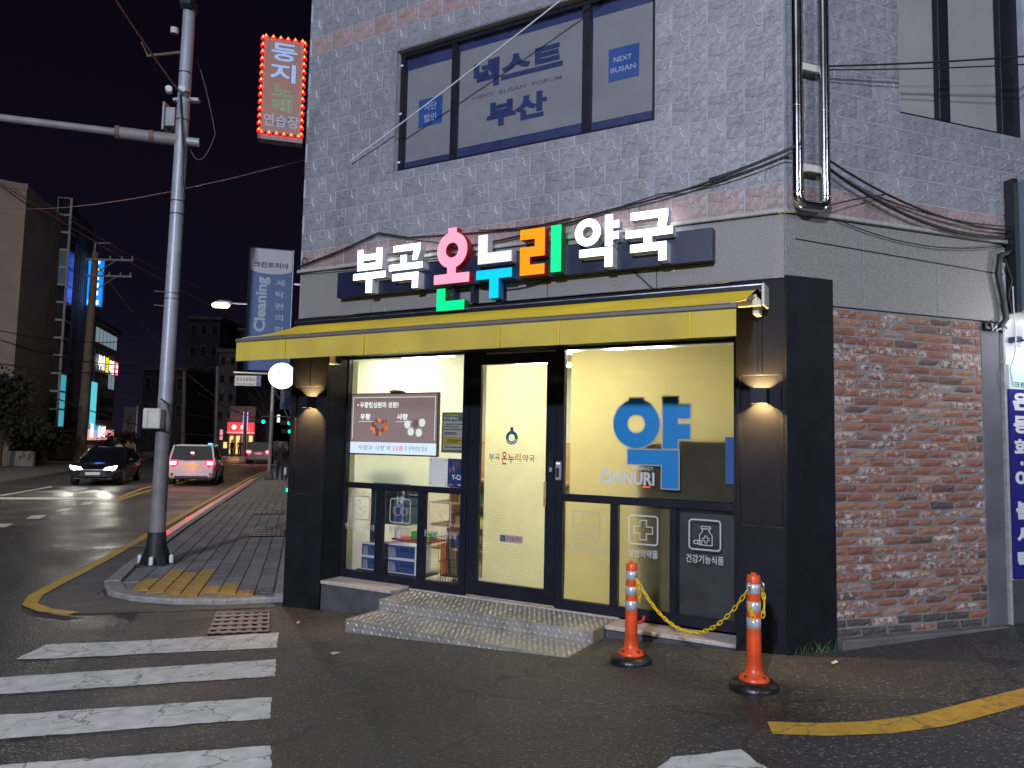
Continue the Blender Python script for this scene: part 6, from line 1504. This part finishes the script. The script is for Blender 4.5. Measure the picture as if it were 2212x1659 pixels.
b = B(); b.box(rx_ - 14, rx_, -6.5, .3, -.1, 12.9); b.prism([(rx_ - 14, 12.9), (rx_, 12.9), (rx_, 16.3), (rx_ - 2.2, 16.6), (rx_ - 14, 17.2)], -6.5, .3); part(b, 'wall', tn, 'wall_tan'); wbox(tn, 'parapet', (rx_ - 14, rx_ + .05, -6.55, -6.4, 16.0, 16.35), 'wall_tan')
sbd = thing('sign_building', 'low shop building with a clinic sign and lit windows past the dark tower', 'building', TF, (-4, 10, 0))
wbox(sbd, 'wall', (-12, 0, 6.0, 14.6, -.1, 10.4), 'wall_mid'); wbox(sbd, 'roof', (-12.2, .3, 5.9, 14.9, 10.4, 10.7), 'wall_dark')
grid(sbd, 0, 7.6, 14.3, 8.9, 10.2, 6, 1, 'far_haze'); grid(sbd, 0, 7.8, 14.2, 8.0, 8.6, 6, 1, 'far_glass'); grid(sbd, 0, 8.0, 14.2, 5.6, 6.9, 6, 1, 'far_glass', lit={(4, 0): 'far_haze', (5, 0): 'far_haze'}); grid(sbd, 0, 9.0, 14.2, 3.0, 5.1, 6, 2, 'far_glass')
part(B().box(.01, .10, 6.3, 6.9, 2.7, 5.9), 'lit_window', sbd, 'far_cyan'); part(B().box(.01, .10, 7.5, 8.8, 2.7, 5.9), 'lit_window', sbd, 'far_cyan')
part(B().box(.0, .15, 6.2, 14.6, 1.55, 2.35), 'sign_band', sbd, 'far_pink'); part(B().box(.02, .06, 6.2, 9.4, -.1, 1.2), 'shop_front', sbd, 'white_plastic'); part(B().box(.02, .06, 6.2, 9.4, 1.2, 1.5), 'shop_glass', sbd, 'far_glass')
LY = lambda m: TF @ Matrix.Translation(V((0, 0, 0))) @ Matrix.Rotation(math.pi / 2, 4, 'Z')
YF_ = TF @ Matrix.Rotation(math.pi / 2, 4, 'Z')         # x along the facade, -y towards the street
t_ = thing('clinic_sign', 'lit white and blue clinic sign over the ground floor shops', 'sign', YF_, (9, 0, 1.8)); b = B(); b.box(7.4, 8.0, -.22, -.16, 1.75, 2.75); b.text('한의원', 9.4, 11.6, 1.75, 2.65, -.2, .06); part(b, 'white_letters', t_, 'far_white'); b = B(); b.text('해인', 8.1, 9.3, 1.75, 2.7, -.2, .06); part(b, 'blue_letters', t_, 'far_ltblue')
t_ = thing('restaurant_sign', 'lit white yellow and red restaurant sign on the upper floor', 'sign', YF_, (11, 0, 7)); b = B(); b.text('부산', 8.2, 10.2, 6.95, 8.1, -.2, .07); b.text('국밥', 11.5, 13.2, 6.85, 8.0, -.2, .07); part(b, 'white_letters', t_, 'far_white'); b = B(); b.text('갈', 10.3, 11.4, 6.9, 8.1, -.2, .08); part(b, 'yellow_letter', t_, 'far_yellow'); b = B(); b.box(13.4, 14.3, -.25, -.15, 6.9, 8.0); part(b, 'red_box', t_, 'far_red'); b = B(); b.box(13.55, 14.1, -.27, -.255, 7.5, 7.85); b.box(13.55, 14.1, -.27, -.255, 7.0, 7.35); part(b, 'white_spots', t_, 'far_white')
t_ = thing('blue_vertical_sign', 'tall glowing blue vertical sign behind the concrete pole', 'sign', TF, (1, 4.5, 11)); v0, v1 = loc(187, 660, 4.4), loc(225, 561, 4.4)
b = B(); b.box(v0.x, v1.x, 4.2, 4.6, v0.z, v1.z, .03); part(b, 'lit_face', t_, 'far_blue'); b = B(); hh = (v1.z - v0.z) / 6
rd = random.Random(2)
for i in range(5):
    zc = v1.z - (i + .5) * hh; b.mat(1 if i == 1 else 0)
    for x0, x1, z0, z1 in ((.22, .48, .04, .2), (.56, .78, .0, .2), (.22, .78, -.1, -.03), (.34, .66, -.2, -.13)): b.box(v0.x + (v1.x - v0.x) * x0, v0.x + (v1.x - v0.x) * x1, 4.18, 4.195, zc + z0, zc + z1)
b.mat(0).box(v0.x + .1, v1.x - .15, 4.18, 4.19, v0.z + .08, v0.z + .4); part(b, 'letters', t_, 'far_white far_yellow')
# noodle banner, posts
n0, n1 = at(262, 990, 62), at(300, 880, 62); t_ = thing('noodle_banner', 'tall grey banner with black Korean letters beside the sign building', 'banner', W, (n0.x, 62, n0.z)); b = B(); b.box(n0.x, n1.x, 61.9, 62, n0.z, n1.z); part(b, 'cloth', t_, 'banner_grey'); b = B(); hh = (n1.z - n0.z) / 5
for i, c_ in enumerate('손칼국수'): part(B().text(c_, n0.x + .3, n1.x - .35, n1.z - 1.35 - i * hh * .8, n1.z - .65 - i * hh * .8, 61.88, .02), 'letter', t_, 'decal_black')
b = B(); b.tube([(n1.x, 61.8, n0.z - .5), (n1.x, 61.8, n1.z + .1)], .06, 6); part(b, 'post', t_, 'white_plastic')
# concrete utility pole with crossarms
up = gp(172, 1004); up.z = gz(up); Yu = up.y; t_ = thing('utility_pole', 'concrete utility pole with crossarms before the blue vertical sign', 'pole', W, up); top = at(208, 545, Yu); b = B(); b.tube([up, V((up.x + .15, Yu, top.z))], [.34, .2], 14); part(b, 'shaft', t_, 'concrete_pole')
for yv, x1_ in ((566, 294), (601, 290)):
    a, c_ = at(193, yv - 3, Yu), at(x1_, yv + 2, Yu); b = B(); b.box(a.x, c_.x, Yu - .4, Yu - .28, a.z - .06, a.z + .06); part(b, 'crossarm', t_, 'pole_grey'); b = B(); b.tube([(a.x + .5, Yu - .3, a.z - 1.0), (a.x + 2.0, Yu - .34, a.z)], .04, 5); part(b, 'brace', t_, 'pole_grey')
    for f in (.5, .75, .97): b = B(); q = a.lerp(c_, f); b.lathe([(.05, 0), (.07, .1), (.04, .22), (0, .22)], (q.x, Yu - .34, a.z + .05), 7); part(b, 'insulator', t_, 'pole_grey')
b = B(); a = at(206, 520, Yu); b.tube([(a.x, Yu, top.z - .5), (a.x, Yu, top.z + .6)], .06, 6); b.tube([(a.x, Yu, top.z + .6), (a.x + 1.0, Yu, top.z + .65)], .05, 6); part(b, 'top_bracket', t_, 'pole_grey')
# other poles down the street
for x, y, yt_, Y, lb in ((395, 978, 800, 66, 'grey street pole left of the restaurant'), (466, 978, 790, 70, 'grey utility pole in front of the dark flats'), (527, 985, 880, 74, 'thin pale signal post before the restaurant'), (560, 975, 880, 90, 'far street pole right of the restaurant')):
    p0, p1 = at(x, y, Y), at(x + 4, yt_, Y); solo(B().tube([p0, p1], [.2, .14], 8), 'street_pole', lb, 'pole', 'pole_grey' if Y != 66 else 'concrete_pole')

# dark flats and shops down the street
FW = lambda x, y, Y, w_, d, h, name, label, mt, rows, cols, lit={}: None


def flats(x0, x1, ytop, Y, dep, label, mt, rows, cols, lit={}):
    a, c_ = at(x0, 985, Y), at(x1, 985, Y); z1 = at((x0 + x1) / 2, ytop, Y).z; g = gz(a)
    t_ = thing('street_building', label, 'building', W, ((a.x + c_.x) / 2, Y, g), group='buildings down the street'); part(B().box(a.x, c_.x, Y, Y + dep, g - .1, z1), 'wall', t_, mt); part(B().box(a.x - .2, c_.x + .2, Y - .2, Y + dep, z1, z1 + .35), 'roof', t_, 'wall_dark')
    for j in range(rows):
        for i in range(cols):
            wx = (c_.x - a.x) / cols; hz = (z1 - g - 3.2) / rows; xa = a.x + i * wx + wx * .2; za = g + 3.2 + j * hz + hz * .25
            f = part(B().box(xa, xa + wx * .6, Y - .06, Y + .02, za, za + hz * .5), 'window', t_, 'frame_dark'); part(B().box(xa + .08, xa + wx * .6 - .08, Y - .08, Y - .061, za + .08, za + hz * .5 - .08), 'pane', f, lit.get((i, j), 'far_glass'))
    return t_


pm('wall_flat', (.020, .019, .021), .9, var=.3, vs=.7)
flats(300, 392, 800, 84, 14, 'dark low building behind the noodle banner', 'wall_flat', 2, 4)
flats(392, 462, 690, 92, 12, 'dark flats rising behind the pale pole', 'wall_flat', 5, 3)
flats(462, 503, 760, 80, 10, 'narrow grey flats with balconies left of the restaurant', 'wall_dark', 4, 2)
flats(503, 580, 715, 95, 12, 'tall dark flats above the school board', 'wall_flat', 6, 3, {(0, 4): 'far_haze', (0, 2): 'far_haze'})
flats(600, 700, 850, 110, 12, 'far dark building closing the street', 'wall_dark', 3, 4)
# lit restaurant
r0, r1 = at(492, 985, 78), at(548, 985, 78); g = gz(r0); rt_ = thing('restaurant', 'small restaurant with a glowing red sign down the street', 'building', W, ((r0.x + r1.x) / 2, 78, g))
part(B().box(r0.x, r1.x, 78, 84, g, g + 5.2), 'wall', rt_, 'wall_mid')
for i in range(4): w_ = (r1.x - r0.x) / 4; f = part(B().box(r0.x + i * w_ + .08, r0.x + (i + 1) * w_ - .08, 77.9, 78.0, g + .1, g + 2.2), 'window', rt_, 'far_frame'); part(B().box(r0.x + i * w_ + .18, r0.x + (i + 1) * w_ - .18, 77.86, 77.9, g + .25, g + 2.1), 'pane', f, 'far_warm')
part(B().box(r0.x, r1.x, 77.4, 78, g + 2.35, g + 2.5), 'canopy', rt_, 'far_pink'); part(B().box(r0.x, r1.x, 77.5, 77.9, g + 2.5, g + 3.5), 'sign_board', rt_, 'far_red'); b = B(); b.disc(r0.x + .7, g + 3.0, .25, 77.48, n=10); b.text('음식점', r0.x + 1.1, r1.x - .4, g + 2.75, g + 3.3, 77.47, .03) if False else b.disc(r0.x + 1.6, g + 3.0, .22, 77.48, n=8); part(b, 'sign_spots', rt_, 'far_white')
lamp('restaurant_glow', 'POINT', V(((r0.x + r1.x) / 2, 76, g + 2.4)), None, 160, (1, .5, .25), shadow_soft_size=.5)
for x0, x1, y0, y1, Y, mt, lb in ((524, 535, 890, 928, 76, 'far_violet', 'glowing violet vertical sign above the restaurant'), (474, 480, 928, 950, 76, 'far_pink', 'small pink lit sign left of the restaurant'), (553, 563, 936, 958, 95, 'far_white', 'small white lit sign right of the restaurant'), (566, 573, 952, 960, 95, 'far_pink', 'small round pink sign far down the street'), (598, 604, 896, 912, 90, 'far_white', 'small white lit panel between the green lights'), (443, 453, 962, 980, 60, 'far_haze', 'dim pale notice board behind the white SUV'), (500, 510, 779, 790, 92, 'far_haze', 'small pale green window light high on the flats'), (548, 556, 926, 940, 95, 'far_cyan', 'small green sign far down the street'), (620, 626, 948, 956, 105, 'far_white', 'distant lit sign near the column'), (610, 617, 955, 960, 105, 'far_pink', 'distant pink sign near the column'), (588, 594, 958, 964, 100, 'far_white', 'tiny white shop light right of the sign pole'), (596, 601, 966, 970, 100, 'far_warm', 'tiny warm shop light behind the walker'), (571, 577, 966, 974, 96, 'far_warm', 'warm lit shop front right of the restaurant'), (482, 489, 955, 968, 77, 'far_warm', 'warm lit doorway left of the restaurant'), (549, 553, 955, 968, 84, 'far_warm', 'narrow warm window beside the restaurant'), (456, 461, 958, 976, 70, 'far_haze', 'pale lit post beside the white SUV'), (614, 620, 969, 972, 105, 'far_white', 'tiny white lights ahead of the walker')):  # from the small green one on, added glowing boxes that brighten the street
    a, c_ = at(x0, y1, Y), at(x1, y0, Y); t_ = thing('street_sign_or_glow', lb, 'sign', W, (a.x, Y, a.z)); part(B().box(a.x, c_.x, Y, Y + .2, a.z, c_.z), 'lit_face', t_, mt); part(B().box(c_.x, c_.x + .4, Y + .08, Y + .12, c_.z - .2, c_.z - .12), 'bracket', t_, 'dark_steel')
# traffic lights
for (x, y), Y, lb in (((569, 911), 62, 'green traffic light left of the sign pole'), ((625, 914), 62, 'green traffic light by the pillar, upper'), ((626, 932), 64, 'green traffic light by the pillar, lower')):
    a = at(x, y, Y); t_ = thing('traffic_light', lb, 'traffic light', W, a, group='green traffic lights'); b = B(); b.box(a.x - .75, a.x + .22, Y, Y + .2, a.z - .2, a.z + .2, .03); part(b, 'housing', t_, 'black_plastic')
    for i in range(3): part(B().disc(a.x - i * .3, a.z, .14, Y - .03, Y - .001, 14), 'lens', t_, 'sig_green' if i == 0 else 'black_plastic')
    b = B(); b.tube([(a.x - .2, Y + .1, a.z + .2), (a.x - .2, Y + .1, a.z + .45), (a.x + 4, Y + .1, a.z + .45)], .05, 6); part(b, 'arm', t_, 'pole_grey')
a = gp(622, 1068); t_ = thing('ground_lamp', 'small teal glow at the foot of the street side pillar', 'lamp', W, (a.x, a.y, gz(a))); b = B(); b.box(a.x - .05, a.x + .07, a.y - .03, a.y + .03, gz(a) + .06, gz(a) + .26, .01); part(b, 'post', t_, 'black_plastic'); b = B(); b.box(a.x - .06, a.x + .0, a.y - .045, a.y - .031, gz(a) + .10, gz(a) + .22); part(b, 'lens', t_, 'sig_green')


# trees
def tree(label, p, h, r, n, name='street_tree', bare=False):
    g = gz(p); p = V((p[0], p[1], g)); t_ = thing(name, label, 'tree', W, p); rd = random.Random(int(p.x * 31) + n); b = B(); b.tube([p, p + V((.05, 0, h * .3)), p + V((-.05, .05, h * .62))], [.16, .12, .06], 8); tips = []
    for i in range(16 if bare else 9):
        a = rd.uniform(0, 6.28); s = p + V((0, 0, h * rd.uniform(.28, .6))); e = s + V((math.cos(a) * r * .8, math.sin(a) * r * .8, h * rd.uniform(.15, .38))); m_ = s.lerp(e, .5) + V((0, 0, .2)); b.tube([s, m_, e], [.06, .035, .012], 5); tips.append(e)
        if bare:
            for _ in range(4): q = s.lerp(e, rd.uniform(.4, 1)); b.tube([q, q + V((rd.uniform(-.8, .8), rd.uniform(-.8, .8), rd.uniform(.2, .9)))], [.02, .006], 4)
    part(b, 'trunk', t_, 'bark')
    if bare: return
    b = B(); cl = [p + V((rd.gauss(0, r * .5), rd.gauss(0, r * .5), h * rd.uniform(.4, 1))) for _ in range(26)]
    for i in range(n):
        c = rd.choice(cl); q = c + V((rd.gauss(0, .32), rd.gauss(0, .32), rd.gauss(0, .3))); s = rd.uniform(.07, .16); u = V((rd.gauss(0, 1), rd.gauss(0, 1), rd.gauss(0, 1))).normalized() * s; v = u.orthogonal().normalized() * s * .6; b.raw([q - u, q + v, q + u, q - v], [(0, 1, 2, 3)])
    part(b, 'crown', t_, 'leaf')


for x, y, Y_, h, r, lb in ((-5, 1015, 0, 5.0, 2.1, 'dark leafy tree at the left edge before the tan building'), (62, 1010, 0, 2.6, 1.2, 'smaller dark tree left of the lit entrance'), (262, 1000, 0, 1.6, .7, 'dark bush behind the people across the street')): tree(lb, gp(x, y), h, r, 4200)
tree('bare street tree behind the parking sign', at(630, 1010, 40), 7.5, 2.0, 0, bare=True)
tree('bare street tree far behind the school board', at(575, 985, 75), 9, 3, 0, bare=True)
b = B(); q0, q1 = at(15, 1003, 42), at(72, 975, 42); b.box(q0.x, q1.x, 42, 42.2, q0.z - .1, q1.z, .02); solo(b, 'garden_wall', 'low pale wall panel left of the lit entrance', 'wall', 'film_grey')
b = B(); q0 = gp(55, 1010); b.tube([q0, q0 + V((.05, 0, 1.3))], .05, 6); solo(b, 'marker_post', 'thin pale marker post by the low wall', 'post', 'white_plastic')
for xx, lb in ((98, 'lit white barrier board left behind the concrete pole'), (198, 'lit white barrier board right behind the sedan')): pass
